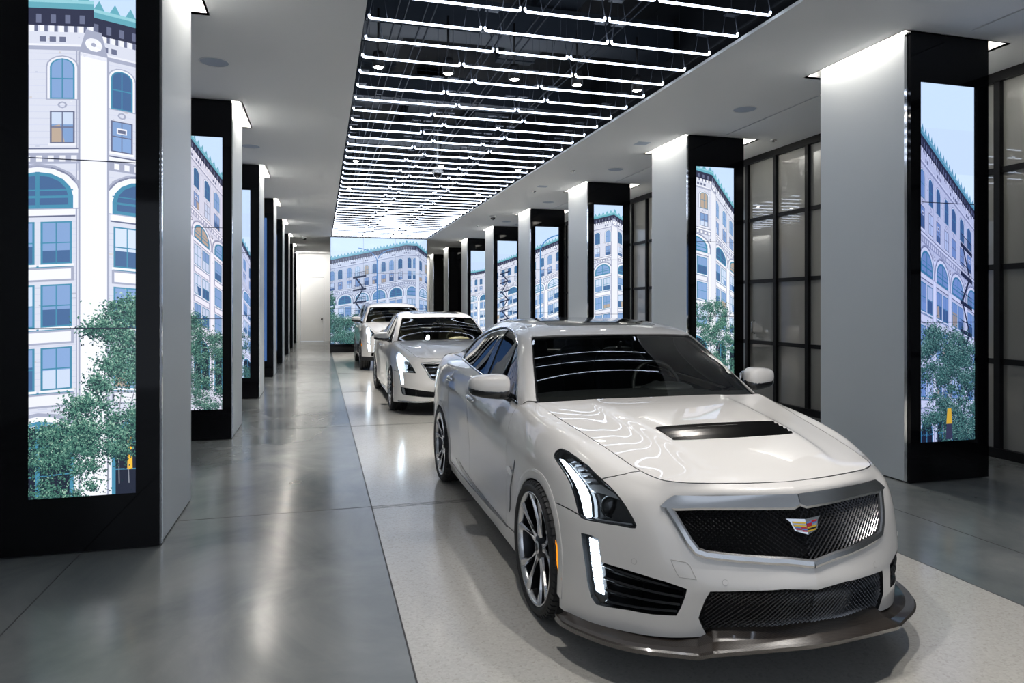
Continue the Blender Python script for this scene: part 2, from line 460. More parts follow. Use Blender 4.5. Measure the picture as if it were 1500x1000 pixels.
# ---------------------------------------------------------------- wheel
def make_wheel(root, x, y, z, Rt, Rr, side, steer=0.0, spokes=5, width=.235):
    """wheel on the -x side (side=-1) or +x side; parts: tyre, rim, brake_disc, caliper"""
    s = side
    def place(mb): mb.xf(lambda v: Vector((x + s*v.x, y + v.y, z + v.z)) if s > 0 else Vector((x - v.x, y - v.y, z + v.z)))
    w = width/2
    t = MB()
    prof = [(Rr*.97, w*.80), (Rr*1.02, w*.93), ((Rr+Rt)/2, w*1.0), (Rt-.022, w*.93), (Rt-.006, w*.80)]
    g = []
    for gx in (.42, 0, -.42):
        g += [(Rt, w*(gx+.12)), (Rt-.009, w*(gx+.08)), (Rt-.009, w*(gx-.08)), (Rt, w*(gx-.12))]
    prof = prof + [(Rt-.001, w*.62)] + g + [(Rt-.001, -w*.62), (Rt-.006, -w*.80), (Rt-.022, -w*.93), ((Rr+Rt)/2, -w), (Rr*1.02, -w*.93), (Rr*.97, -w*.80)]
    t.lathe([(r, h) for r, h in prof], 72, 'x')
    # shoulder tread blocks
    for k in range(60):
        a = 2*math.pi*k/60
        for sx in (1, -1):
            b = len(t.v); r0, r1 = Rt-.03, Rt+.0008; da = .036
            vs = []
            for (r, h) in ((r0, w*.955), (r1-.004, w*.86), (r1, w*.66), (r0, w*.6)):
                for aa in (a-da, a+da):
                    vs.append((sx*h, r*math.cos(aa), r*math.sin(aa)))
            t.add(vs, [(0,1,3,2),(2,3,5,4),(4,5,7,6),(0,2,4,6),(1,7,5,3)], False)
    place(t); t.build('tyre', M['tyre'], root)
    r = MB(); r.cur = 0
    r.lathe([(Rr*.985, w*.80), (Rr, w*.90), (Rr*.985, w*.93), (Rr*.955, w*.88), (Rr*.94, w*.72)], 72, 'x')
    r.cur = 1
    r.lathe([(Rr*.94, w*.72), (Rr*.90, w*.3), (Rr*.88, -w*.75), (Rr*.97, -w*.8)], 72, 'x')
    # hub
    r.lathe([(0, w*.74), (.030, w*.74), (.034, w*.70), (.060, w*.66), (.072, w*.5), (.072, w*.1), (0, w*.1)], 36, 'x')
    r.cur = 0
    r.lathe([(.022, w*.75), (.031, w*.75), (.033, w*.72)], 24, 'x')
    # split spokes
    for k in range(spokes):
        a0 = 2*math.pi*k/spokes + .25
        for sg in (-1, 1):
            def P(rad, off, h):
                a = a0 + off
                return (h, rad*math.cos(a), rad*math.sin(a))
            segs = [(.055, sg*.16, .065, w*.66), (Rr*.45, sg*.165, .038, w*.70), (Rr*.72, sg*.215, .042, w*.80), (Rr*.955, sg*.27, .095, w*.90)]
            vs = []
            for rad, of, wd, h in segs:
                wa = wd if rad > .1 else wd*3.2
                wa = wa * .13/max(rad, .08) if rad < Rr*.6 else wa
                vs += [P(rad, of-wa, h-.012), P(rad, of-wa*.55, h), P(rad, of+wa*.55, h), P(rad, of+wa, h-.012), P(rad, of+wa, h-.045), P(rad, of-wa, h-.045)]
            n = len(segs)
            for j in range(n-1):
                b0 = j*6; b1 = b0+6
                for q in range(6):
                    q2 = (q+1) % 6
                    r.cur = 0 if q in (0, 1, 2) else 1
                    r.add([vs[b0+q], vs[b0+q2], vs[b1+q2], vs[b1+q]], [(0, 3, 2, 1)], False)
    place(r); r.build('rim', [M['rim'], M['rim_dark']], root)
    d = MB()
    d.lathe([(.07, w*.1), (Rr*.72, w*.1), (Rr*.72, -w*.05), (.07, -w*.05)], 48, 'x')
    d.lathe([(.0, w*.12), (.08, w*.12), (.08, -.1)], 32, 'x')
    place(d); d.build('brake_disc', M['brake'], root)
    c = MB()
    for j in range(7):
        a = math.pi*.0 + (j-3)*.13
        if j < 6:
            a2 = a+.13
            vs = []
            for aa in (a, a2):
                for (rr_, h) in ((Rr*.55, w*.45), (Rr*.86, w*.45), (Rr*.86, -w*.3), (Rr*.55, -w*.3)):
                    vs.append((h, rr_*math.cos(aa), rr_*math.sin(aa)))
            c.add(vs, [(0,1,5,4),(1,2,6,5),(2,3,7,6),(3,0,4,7),(0,3,2,1),(4,5,6,7)], False)
    place(c); c.build('brake_caliper', M['caliper'], root)
    b = MB(); b.lathe([(0, -w*.2), (Rr*.9, -w*.2), (Rr*.9, -w*.5), (0, -w*.5)], 32, 'x'); place(b); b.build('wheel_backing', M['under'], root)
# ---------------------------------------------------------------- control nets of a sedan body (a = half width, y back from front axle, z up)
BODY = [
 [(0,-.99,.235),(0,-1.02,.295),(0,-1.03,.37),(0,-1.045,.44),(0,-1.02,.52),(0,-.97,.65),(0,-.915,.78),(0,-.895,.815),(0,-.855,.836)],
 [(.20,-.97,.235),(.20,-1.0,.295),(.20,-1.01,.37),(.20,-1.02,.44),(.20,-.995,.52),(.20,-.945,.65),(.20,-.89,.776),(.20,-.875,.813),(.19,-.838,.837)],
 [(.41,-.91,.23),(.405,-.925,.295),(.40,-.935,.37),(.40,-.945,.44),(.395,-.925,.52),(.39,-.885,.65),(.38,-.84,.765),(.375,-.83,.81),(.34,-.81,.840)],
 [(.57,-.83,.21),(.56,-.845,.295),(.555,-.86,.37),(.55,-.865,.44),(.545,-.86,.52),(.545,-.83,.65),(.54,-.79,.755),(.52,-.775,.812),(.46,-.785,.845)],
 [(.69,-.73,.20),(.685,-.745,.295),(.68,-.76,.37),(.675,-.77,.44),(.67,-.77,.52),(.67,-.745,.66),(.65,-.725,.76),(.605,-.71,.822),(.552,-.73,.852)],
 [(.81,-.58,.19),(.80,-.60,.295),(.795,-.61,.37),(.79,-.62,.44),(.785,-.62,.52),(.775,-.59,.66),(.74,-.57,.775),(.685,-.555,.85),(.600,-.60,.871)],
 [(.875,-.43,.18),(.875,-.45,.295),(.87,-.46,.37),(.865,-.465,.44),(.86,-.46,.53),(.845,-.42,.67),(.81,-.39,.795),(.735,-.37,.895),(.632,-.42,.905)],
 [(.888,-.29,.18),(.895,-.30,.295),(.893,-.31,.37),(.89,-.31,.45),(.885,-.30,.54),(.872,-.26,.68),(.838,-.22,.82),(.76,-.20,.93),(.662,-.23,.937)],
 [(.89,-.05,.18),(.897,-.05,.30),(.897,-.05,.38),(.897,-.05,.46),(.893,-.05,.56),(.886,-.03,.70),(.857,-.01,.845),(.785,.0,.957),(.69,-.04,.966)],
 [(.89,.20,.17),(.895,.20,.30),(.897,.20,.38),(.898,.20,.47),(.898,.20,.58),(.892,.20,.72),(.868,.20,.86),(.805,.20,.975),(.722,.15,.996)],
 [(.88,.45,.17),(.89,.45,.29),(.89,.45,.38),(.895,.45,.47),(.895,.45,.60),(.892,.45,.74),(.870,.45,.875),(.825,.45,.985),(.757,.43,1.040)],
 [(.875,.75,.17),(.887,.75,.27),(.885,.75,.37),(.885,.75,.48),(.887,.75,.62),(.890,.75,.76),(.880,.75,.875),(.845,.75,.965),(.800,.72,1.022)],
 [(.87,1.10,.17),(.887,1.1,.26),(.880,1.1,.37),(.878,1.1,.48),(.883,1.1,.62),(.892,1.1,.77),(.884,1.1,.885),(.850,1.1,.98),(.798,1.1,1.05)],
 [(.87,1.60,.17),(.887,1.6,.26),(.878,1.6,.37),(.876,1.6,.48),(.882,1.6,.62),(.895,1.6,.79),(.888,1.6,.91),(.848,1.6,1.01),(.788,1.6,1.085)],
 [(.87,2.10,.17),(.888,2.1,.26),(.880,2.1,.37),(.880,2.1,.48),(.887,2.1,.63),(.900,2.1,.80),(.892,2.1,.93),(.846,2.1,1.04),(.773,2.1,1.112)],
 [(.875,2.55,.18),(.893,2.55,.28),(.893,2.55,.38),(.896,2.55,.49),(.903,2.55,.64),(.907,2.55,.81),(.895,2.55,.94),(.840,2.55,1.06),(.745,2.55,1.132)],
 [(.885,3.00,.20),(.90,3.0,.30),(.905,3.0,.40),(.908,3.0,.50),(.910,3.0,.64),(.905,3.0,.81),(.885,3.0,.95),(.815,3.0,1.075),(.70,3.0,1.135)],
 [(.870,3.40,.22),(.885,3.4,.32),(.888,3.4,.42),(.888,3.4,.52),(.886,3.4,.65),(.878,3.4,.82),(.850,3.4,.96),(.78,3.4,1.08),(.675,3.4,1.125)],
 [(.80,3.72,.25),(.82,3.72,.34),(.825,3.72,.44),(.825,3.72,.54),(.822,3.72,.67),(.815,3.72,.83),(.79,3.72,.97),(.73,3.72,1.09),(.64,3.70,1.122)],
 [(.65,3.88,.27),(.67,3.9,.36),(.675,3.9,.46),(.675,3.9,.56),(.67,3.9,.68),(.665,3.89,.84),(.65,3.87,.98),(.62,3.85,1.09),(.56,3.82,1.124)],
 [(.35,3.93,.28),(.36,3.96,.36),(.36,3.97,.46),(.36,3.97,.56),(.36,3.96,.68),(.36,3.94,.84),(.36,3.92,.98),(.35,3.90,1.095),(.33,3.87,1.128)],
 [(0,3.95,.28),(0,3.98,.36),(0,3.99,.46),(0,3.99,.56),(0,3.98,.68),(0,3.96,.84),(0,3.94,.98),(0,3.92,1.10),(0,3.89,1.132)]]
def hood_net(B, cz=(.836,.880,.925,.970,1.002,1.025,1.040,1.052), cy=(-.855,-.76,-.62,-.42,-.20,.0,.17,.41)):
    edge = [B[3][8], B[4][8], B[5][8], B[6][8], B[7][8], B[8][8], B[9][8], B[10][8]]
    fr = (0, .27, .47, .57, .66, .83, 1)
    g = (1, .99, .95, .87, .54, .27, 0)
    net = []
    for f, gg in zip(fr, g):
        row = []
        for k, (ea, ey, ez) in enumerate(edge):
            if k == 0:
                tab = [B[0][8], B[1][8], B[2][8], B[3][8]]; q = f*3; i = min(int(q), 2); t = q-i
                row.append(tuple(tab[i][c]*(1-t)+tab[i+1][c]*t for c in range(3)))
            else:
                y = cy[k] + (ey-cy[k])*f**2.2; z = ez + (cz[k]-ez)*gg
                a = ea*f
                if k == 1: z = ez + (cz[k]-ez)*(gg*.55 + (1-f*f)*.45)
                row.append((a, y, z))
        net.append(row)
    return net
CABIN_ROWS = [
 [(0,.43,1.048),(.35,.435,1.048),(.66,.455,1.044),(.745,.47,1.042),(.785,.53,1.035),(.812,.58,1.0)],
 [(0,.725,1.244),(.33,.732,1.242),(.60,.752,1.233),(.675,.76,1.225),(.735,.81,1.18),(.808,.82,1.025)],
 [(0,1.005,1.421),(.30,1.012,1.419),(.52,1.035,1.411),(.607,1.05,1.402),(.682,1.11,1.33),(.803,1.10,1.045)],
 [(0,1.28,1.492),(.29,1.29,1.488),(.49,1.31,1.475),(.588,1.34,1.45),(.668,1.38,1.37),(.796,1.38,1.065)],
 [(0,1.75,1.520),(.29,1.75,1.515),(.485,1.75,1.50),(.580,1.75,1.468),(.662,1.75,1.385),(.786,1.75,1.088)],
 [(0,2.20,1.505),(.29,2.2,1.50),(.48,2.2,1.485),(.570,2.2,1.45),(.650,2.2,1.365),(.770,2.2,1.11)],
 [(0,2.65,1.435),(.29,2.65,1.43),(.475,2.65,1.41),(.560,2.65,1.375),(.640,2.65,1.29),(.742,2.65,1.132)],
 [(0,3.05,1.30),(.30,3.05,1.295),(.50,3.05,1.275),(.585,3.05,1.245),(.645,3.05,1.195),(.700,3.05,1.137)],
 [(0,3.42,1.155),(.30,3.42,1.153),(.55,3.42,1.148),(.62,3.42,1.142),(.65,3.42,1.135),(.677,3.42,1.127)]]

def pxl(zx, zy, sc, pts):
    return [(zx + x/sc, zy + y/sc) for x, y in pts]

def make_car(sp):
    cx, y0 = sp['pos']; W = sp.get('warp', lambda a, y, z: (a, y, z))
    off = np.array([cx, y0, 0.0])
    net = [[W(*p) for p in c] for c in BODY]
    body = Surf(net, crease=True); body.creased = True
    hood = Surf(hood_net(net, **sp.get('hood', {})) if 'hood' in sp else [[W(*p) for p in c] for c in hood_net(BODY)], crease=False, flip=False)
    cab = Surf([[W(*CABIN_ROWS[k][j]) for k in range(9)] for j in range(6)])
    tr_rows = [[CABIN_ROWS[8][j] for j in (0, 1, 2, 5)],
               [(0,3.65,1.15), (.3,3.65,1.15), (.52,3.65,1.145), (.65,3.62,1.125)],
               [(0,3.89,1.133), (.3,3.875,1.13), (.50,3.84,1.126), (.58,3.79,1.123)]]
    trunk = Surf([[W(*tr_rows[k][j]) for k in range(3)] for j in range(4)])
    for s_, want in ((body, None), (hood, None), (cab, None), (trunk, None)):
        # outward orientation test in the middle of each surface
        u, v = np.array([s_.nu*.5]), np.array([s_.nv*.6]); n = s_.nrm(u, v)[0]; p = s_.ev(u, v)[0]
        c = np.array([0, 1.4 if s_ is not hood else -.2, .3 if s_ in (hood, trunk) else .6])
        if s_ is trunk: c = np.array([0, 3.6, .3])
        if n.dot(p-c) < 0: s_.flip = not s_.flip
    root = empty(sp['name'], (cx, y0, 0))
    tag(root, sp['label'], sp['cat'])
    px = lambda s_, pts, ur=None: s_.inv(pts, proj, off, ur)
    WY = sp['wheelbase']; Rt = sp['Rt']; Rr = sp['Rr']; RA = sp['arch']
    def arch(yc, lo, hi):
        pts = []
        f2 = lambda P: np.stack([P[..., 1], P[..., 2]], -1)
        for k in range(29):
            a = math.pi*(-.14 + 1.28*k/28)
            pts.append((yc - RA*math.cos(a), Rt + RA*math.sin(a)))
        pts = [p for p in pts if p[1] > .215*sp.get('zk', 1)]
        uv = body.inv(pts, f2, np.zeros(3), (lo, hi), facing=False)
        return uv
    sp['_dbg'] = body
    fa = arch(0, 5.6, 11.5); ra = arch(WY, 12.5, 18.5)
    holeA = [(fa[0][0], -.6)] + fa + [(fa[-1][0], -.6)]
    holeB = [(ra[0][0], -.6)] + ra + [(ra[-1][0], -.6)]
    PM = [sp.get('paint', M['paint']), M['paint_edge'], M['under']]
    def both(sh, name, mats): sh.build(name, mats, root); sh.mirrored().build(name, mats, root)
    def one(sh, name, mats): return sh.plus(sh.mirrored()).build(name, mats, root)
    hl = px(body, sp['headlight'], (2.5, 10))
    shut = px(body, sp['bumper_shut'], (3, 9)); inner = px(body, sp['inner_shut'], (3, 9))
    uh = sp.get('hood_u', None)
    openings = {k: (px(body, v, (0, 9)) if v[0][0] != 'raw' else [(p[1], p[2]) for p in v]) for k, v in sp['openings'].items()}
    # ---- front bumper
    ui = inner[-1][0]
    outer = [(0, 0), (0, 8)] + [(u, 8) for u in np.arange(.25, ui, .25)] + [(ui, 8)] + inner[::-1] + shut + [(shut[-1][0]+.3, shut[-1][1]-.1), (9.2, shut[-1][1]-1), (9.2, 0)]
    sh = panel(body, outer, [hl, holeA] + list(openings.values()), du=.14, dv=.2, depth=.03, me=2)
    one(sh, 'front_bumper', PM)
    # ---- fender
    df, dm, dr = sp.get('doors', (10.55, 13.3, 14.9))
    top = [(u, 8) for u in np.arange(math.ceil(ui*4)/4+.25, df, .25)]
    outer = [(ui, 8)] + top + [(df, 8), (df, 1)] + [(9.2, 1), (9.2, shut[-1][1]-1)] + [(shut[-1][0]+.3, shut[-1][1]-.1)] + shut[::-1] + inner
    both(panel(body, outer, [hl, holeA], du=.12, dv=.16, depth=.014), 'fender', PM)
    # ---- doors, quarter, rear bumper, side skirt
    both(panel(body, [(df, 1), (df, 8), (dm, 8), (dm, 1)], [holeA], du=.14, dv=.2), 'front_door', PM)
    both(panel(body, [(dm, 1), (dm, 8), (dr, 8), (dr, 1)], [holeB], du=.14, dv=.2), 'rear_door', PM)
    both(panel(body, [(dr, 1), (dr, 8), (18.4, 8), (17.6, 4.2), (17.2, 1), (17.2, 1)], [holeB], du=.14, dv=.2), 'rear_quarter', PM)
    one(panel(body, [(17.2, 0), (17.2, 1), (17.6, 4.2), (18.4, 8), (21, 8), (21, 0)], [holeB], du=.2, dv=.25), 'rear_bumper', PM)
    both(panel(body, [(9.2, 0), (9.2, .97), (17.2, .97), (17.2, 0)], [holeA, holeB], du=.14, dv=.2), 'side_skirt', PM)
    for uv_, nm in ((fa, 'f'), (ra, 'r')):
        both(frame(body, uv_, .050, .0045, closed=False), 'arch_moulding', [sp.get('arch_mat', PM[0])])
    # ---- dark inner skin behind every gap
    inn = panel(body, [(0, .1), (0, 7.9), (21, 7.9), (21, .1)], [holeA, holeB], du=.3, dv=.4, gap=0, depth=0, off=-.055)
    panel(hood, [(0, 0), (0, 7), (5.95, 7), (5.95, 0)], du=.5, dv=.4, gap=0, depth=0, off=-.03, shell=inn)
    one(inn, 'inner_body', [M['under']])
    fl = MB()
    za = W(0, 0, .20)[2]
    fl.box(-.80, .80, .42, WY-.42, za-.02, za+.12); fl.box(-.62, .62, -.75, 3.7*WY/2.9, za+.02, za+.25)
    for yy in (0, WY):
        for s_ in (-1, 1):
            # arch liner
            b = len(fl.v); n = 18
            vs = []
            for k in range(n+1):
                a = math.pi*k/n
                for xx in (s_*.60, s_*.875): vs.append((xx*sp.get('track', 1), yy-(RA+.005)*math.cos(a), Rt+(RA+.005)*math.sin(a)))
            fl.add(vs, [(2*k, 2*k+1, 2*k+3, 2*k+2) for k in range(n)], True)
            fl.add([(s_*.60*sp.get('track', 1), yy-(RA)*math.cos(math.pi*k/n), Rt+(RA)*math.sin(math.pi*k/n)) for k in range(n+1)], [tuple(range(n+1))], False)
    fl.build('underbody', M['under'], root)
    # ---- hood
    vent = px(hood, sp['vent'], None) if 'vent' in sp else None
    hh = panel(hood, [(0, 0), (0, 7)] + [(u, 7) for u in np.arange(.3, 6, .3)] + [(6, 7), (6, 0)] + [(u, 0) for u in np.arange(5.7, 0, -.3)], [vent] if vent else [], du=.12, dv=.14)
    one(hh, 'hood', PM)
    if vent:
        vb = panel(hood, vent, du=.3, dv=.2, gap=0, depth=0, off=-.02)
        one(vb, 'vent_tray', [M['black_matte']])
        v0 = min(p[1] for p in vent); v1 = max(p[1] for p in vent)
        sl = Shell()
        ns = 5
        for k in range(ns):
            va = v0 + (v1-v0)*(k+.02)/ns; vb_ = v0 + (v1-v0)*(k+.86)/ns
            def um(v):
                t = (v-v0)/(v1-v0); 
                ul = np.interp(v, [v0, v1], [vent_u0(vent, 0), vent_u0(vent, 1)]); return ul
            U = np.linspace(0, 1, 10)
            A = hood.ev(U*um(va), np.full(10, va)) + hood.nrm(U*um(va), np.full(10, va))*(-.014)
            B = hood.ev(U*um(vb_), np.full(10, vb_)) + hood.nrm(U*um(vb_), np.full(10, vb_))*(.009)
            C_ = B + np.array([0, .004, -.03])
            VV = [tuple(p) for p in A] + [tuple(p) for p in B] + [tuple(p) for p in C_]
            FF = [(i, i+1, i+11, i+10) for i in range(9)] + [(i+10, i+11, i+21, i+20) for i in range(9)]
            sl.flat(VV, FF)
        frame(hood, vent[:], .008, .004, shell=sl) if False else None
        one(sl, 'hood_vent', [M['dark_chrome']])
    # ---- cabin: windshield, roof, glass
    ue = 2.93
    ws = [(0, -.02), (ue, -.02), (ue, 1.80), (ue-.06, 1.91), (ue-.2, 1.95), (1.5, 1.95), (0, 1.94)]
    bl = [(0, 6.45), (2.5, 6.45), (2.75, 6.6), (2.9, 7.75), (2.6, 7.9), (0, 7.9)]
    dlo = px(cab, sp['dlo']) if 'dlo' in sp else sp['dlo_uv']
    sp['dlo_uv_out'] = dlo
    sr = sp.get('sunroof', [(0, 2.62), (1.3, 2.62), (1.55, 2.75), (1.62, 5.1), (1.4, 5.3), (0, 5.3)])
    roof = panel(cab, [(0, -.0), (0, 8), (5, 8), (5, 0)], [ws, bl, dlo] + ([sr] if sr else []), du=.1, dv=.12, depth=.01)
    one(roof, 'roof', PM)
    # the windshield has its own gently curved surface through the same edge
    wn = []
    for k in (0, 1, 2):
        c0 = CABIN_ROWS[k][0]; c3 = CABIN_ROWS[k][3]
        wn.append([tuple(c0[i] + (c3[i]-c0[i])*(q if i == 0 else q**2.0) for i in range(3)) for q in (0, 1/3, 2/3, 1)])
    # keep the glass a touch cambered between cowl and header
    for q in wn[1]: pass
    wn[1] = [(a, y-.010, z+.015) for a, y, z in wn[1]]
    wsf = Surf([[W(*wn[k][j]) for k in range(3)] for j in range(4)]); wsf.flip = cab.flip
    one(panel(wsf, [(0, -.02), (2.93, -.02), (2.95, 1.80), (2.87, 1.91), (2.75, 1.95), (1.5, 1.95), (0, 1.94)], du=.15, dv=.1, gap=0, depth=.012, off=-.004, m=0, me=1), 'windshield', [M['glass'], M['under']])
    one(panel(cab, bl, du=.2, dv=.2, depth=0, off=-.003), 'rear_window', [M['side_glass']])
    if sr:
        one(panel(cab, sr, du=.2, dv=.2, depth=.01, off=-.001), 'sunroof', [M['black_gloss'], M['under']])
    both(panel(cab, dlo, du=.12, dv=.16, depth=0, off=-.006), 'side_window', [M['side_glass']])
    both(frame(cab, dlo, .016, .006, base=.001), 'window_trim', [M['chrome']])
    # black sweep inside the chrome + pillar between the doors
    bpv = sp.get('bpillar', (3.42, 3.75))
    yb = lambda v: v
    bpl = []
    for u in np.linspace(3.05, 4.95, 8): bpl.append((u, bpv[0] + (u-3.05)*sp.get('bp_sl', .05)))
    for u in np.linspace(4.95, 3.05, 8): bpl.append((u, bpv[1] + (u-3.05)*sp.get('bp_sl', .05)))
    P = np.array(bpl); k = inside(P[:, 0], P[:, 1], dlo)
    bpl2 = [tuple(p) for p in P[k]]
    if len(bpl2) > 3:
        both(panel(cab, bpl2, du=.2, dv=.1, gap=0, depth=.006, off=.001), 'door_pillar', [M['black_gloss'], M['black_gloss']])
    hd = panel(cab, [(0, .05), (0, 7.9), (4.9, 7.9), (4.9, .05)], [ws, bl, dlo], du=.3, dv=.3, gap=0, depth=0, off=-.03)
    one(hd, 'headliner', [M['seat_dark']])
    one(panel(trunk, [(0, 0), (0, 2), (3, 2), (3, 0)], du=.3, dv=.2), 'trunk_lid', PM)
    cw = MB(); p0 = W(0, .36, 1.03); 
    for s_ in (-1, 1):
        pass
    q = [cab.ev(u, 0.0) for u in np.linspace(0, 3.2, 9)]; q2 = [hood.ev(6*u/3.2*.98, 6.98) for u in np.linspace(0, 3.2, 9)]
    cs = Shell(); VV = []
    for a, b in zip(q, q2): VV += [a + np.array([0, .06, .015]), b + np.array([0, -.01, -.03])]
    cs.flat(VV, [(2*i, 2*i+1, 2*i+3, 2*i+2) for i in range(8)])
    one(cs, 'cowl', [M['black_matte']])
    # ---- interior
    st = sp.get('seat', M['seat_dark'])
    it = MB(); L = lambda x, y, z: W(x, y, z)
    k = 1.0
    dz = W(0, 1.2, 1.05)[2] - 1.05; dy = sp.get('cab_dy', 0)
    it.box(-.70, .70, .62+dy, 1.02+dy, .72, 1.0+dz); it.ball((0, .82+dy, .99+dz), .70, .26, .05, 20, 8, .6, .6)
    it.ball((.37, .95+dy, 1.03+dz), .20, .13, .05, 14, 8)
    it.box(-.72, .72, 1.0+dy, 3.0+dy, .30, .36+dz*.5); it.box(-.14, .14, 1.0+dy, 2.0+dy, .3, .72+dz)
    it.build('dashboard', sp.get('dash', M['seat_dark']), root)
    for sx in (-.37, .37):
        for yy in (1.62, 2.50):
            yy2 = yy+dy
            se = MB()
            se.ball((sx, yy2-.28, .58+dz), .25, .30, .10, 16, 8, .5, .6)
            a = len(se.v); se.ball((0, 0, 0), .24, .09, .36, 16, 10, .5, .6)
            se.xf(lambda v: Vector((sx+v.x, yy2+.05+v.y+v.z*.28, .90+dz+v.z)), a)
            a = len(se.v); se.ball((sx, yy2+.17, 1.27+dz), .135, .055, .09, 14, 8, .6, .7)
            se.build('seat', st, root)
    sw = MB(); sw.lathe([(.185+.014*math.cos(t), .014*math.sin(t)) for t in np.linspace(0, 2*math.pi, 9)[:-1]], 32, 'y', close=True)
    sw.ball((0, 0, 0), .06, .03, .05, 12, 6); sw.box(-.18, .18, -.008, .008, -.015, .015); sw.box(-.015, .015, -.008, .008, -.18, 0)
    sw.xf(lambda v: Vector((.37+v.x, 1.10+dy+v.y+v.z*.38, 1.02+dz+v.z)))
    sw.build('steering_wheel', sp.get('dash', M['seat_dark']), root)
    rm = MB(); p = cab.ev(0.0, 1.65); rm.ball((0, p[1]+.06, p[2]-.07), .11, .015, .035, 14, 8, .5, .5); rm.tube([(0, p[1], p[2]-.005), (0, p[1]+.05, p[2]-.06)], .012)
    rm.build('rear_view_mirror', M['black_gloss'], root)
    # ---- wheels
    for s_ in (-1, 1):
        for yy in (0, WY):
            make_wheel(root, s_*sp.get('wx', .785), yy, Rt, Rt, Rr, s_, spokes=sp.get('spokes', 5), width=.262)
    # ---- door mirrors, handles
    mx, my, mz = sp['mirror']
    for s_ in (-1, 1):
        mb = MB(); mb.cur = 0; mb.ball((0, 0, .012), .122, .08, .064, 24, 14, .62, .7)
        mb.cur = 1; mb.ball((.0, .004, -.028), .124, .080, .046, 20, 10, .6, .7)
        mb.xf(lambda v: Vector((s_*(mx+v.x), my+v.y + (v.x)*.28, mz+v.z*(1-.35*(v.x/.27)) + .02*v.x)))
        mb.cur = 1; a = len(mb.v); mb.tube([(s_*(mx-.07), my+.0, mz-.045), (s_*(mx-.16), my+.05, mz-.085), (s_*(mx-.22), my+.10, mz-.11)], [.026, .030, .034], 10)
        o = mb.build('side_mirror', [PM[0], M['black_gloss']], root)
        g = MB(); g.ball((s_*mx, my+.062, mz+.0), .115, .012, .055, 20, 8, .6, .6); g.build('mirror_glass', M['chrome'], o)
        for (u, v) in sp.get('handles', [(13.0, 6.05), (14.85, 6.3)]):
            p = body.ev(u, v); q = body.ev(u+.32 if u < 14 else u+.30, v+.05); n = body.nrm(u, v)
            h = MB(); pts = [tuple(p + (q-p)*t + n*(.006+.03*math.sin(math.pi*min(max(t, .0), 1))**.5) - np.array([0, .1, 0])) for t in np.linspace(0, 1, 9)]
            h.tube([(x if s_ < 0 else -x, y, z) for x, y, z in pts], [.010, .016, .019, .019, .019, .019, .019, .016, .010], 10)
            h.build('door_handle', [M['chrome'] if sp.get('chrome_handles') else PM[0]], root)
    # ---- rear lamps
    both(panel(body, [(17.9, 5.6), (18.2, 7.6), (19.4, 7.4), (19.2, 5.4)], du=.2, dv=.3, off=.004, depth=.01), 'tail_lamp', [M['red_lens'], M['under']])
    return dict(root=root, body=body, hood=hood, cab=cab, px=px, both=both, one=one, hl=hl, op=openings, fa=fa, off=off, W=W, vent=vent, PM=PM, shut=shut)
def vent_u0(vent, end):
    vs = sorted(vent, key=lambda p: p[1])
    c = [p for p in (vs[:len(vs)//2] if end == 0 else vs[len(vs)//2:])]
    return max(p[0] for p in c)
# ================================================================ the showroom
CZ = 4.10; XL, XR = -1.035, 5.15; PW, PD = .90, 1.17
COLY = [5.12 + 3.92*k for k in range(8)]
OP = (.37, 3.80, -2.0, 25.42)          # ceiling opening
def ray(u, v):
    a = (u-750)/FPX; b = (HY-v)/FPX; return (sT+cT*a, cT-sT*a, b)
def at_z(u, v, z): d = ray(u, v); t = (z-EYE)/d[2]; return (d[0]*t, d[1]*t, z)
M['ceil'] = mat('white_ceiling_paint', (.90,.90,.90), .8)
M['wall'] = mat('white_wall_paint', (.82,.82,.81), .6)
M['white_panel'] = mat('satin_white_panel', (.66,.70,.72), .42, bump=(3, .02, .01))
M['black_glass'] = mat('black_glass_cladding', (.003,.003,.004), .05, 0, 0, spec=.22)
M['black_frame'] = mat('black_steel_frame', (.004,.004,.005), .45, spec=.25)
M['plenum'] = mat('black_ceiling_void', (.006,.008,.012), .8)
M['plenum_grey'] = mat('dusky_grey_ductwork', (.035,.045,.06), .55)
M['rail'] = mat('dark_strut_rail', (.03,.037,.05), .45, .6)
M['bracket'] = mat('grey_hanger_metal', (.07,.08,.10), .5, .3)
M['tube'] = emis('cold_white_neon', (.72,.82,1.0), 5.2)
M['tube_glass'] = M['tube']
M['spot_lens'] = emis('spotlight_lens_glow', (1.0,.93,.85), 30)
M['cove'] = emis('warm_cove_strip', (1.0,.90,.78), 20)
M['grille_white'] = mat('pale_speaker_cloth', (.42,.48,.58), .7)
M['frost'] = mat('satin_frosted_glass', (.13,.128,.115), .3, 0, 1.0, .01)
noise_color(M['frost'], (.20,.20,.185), (.36,.35,.32), .7, 2, (1,1,.35))
M['terrazzo'] = mat('pale_terrazzo', (.55,.53,.49), .16, 0, 0)
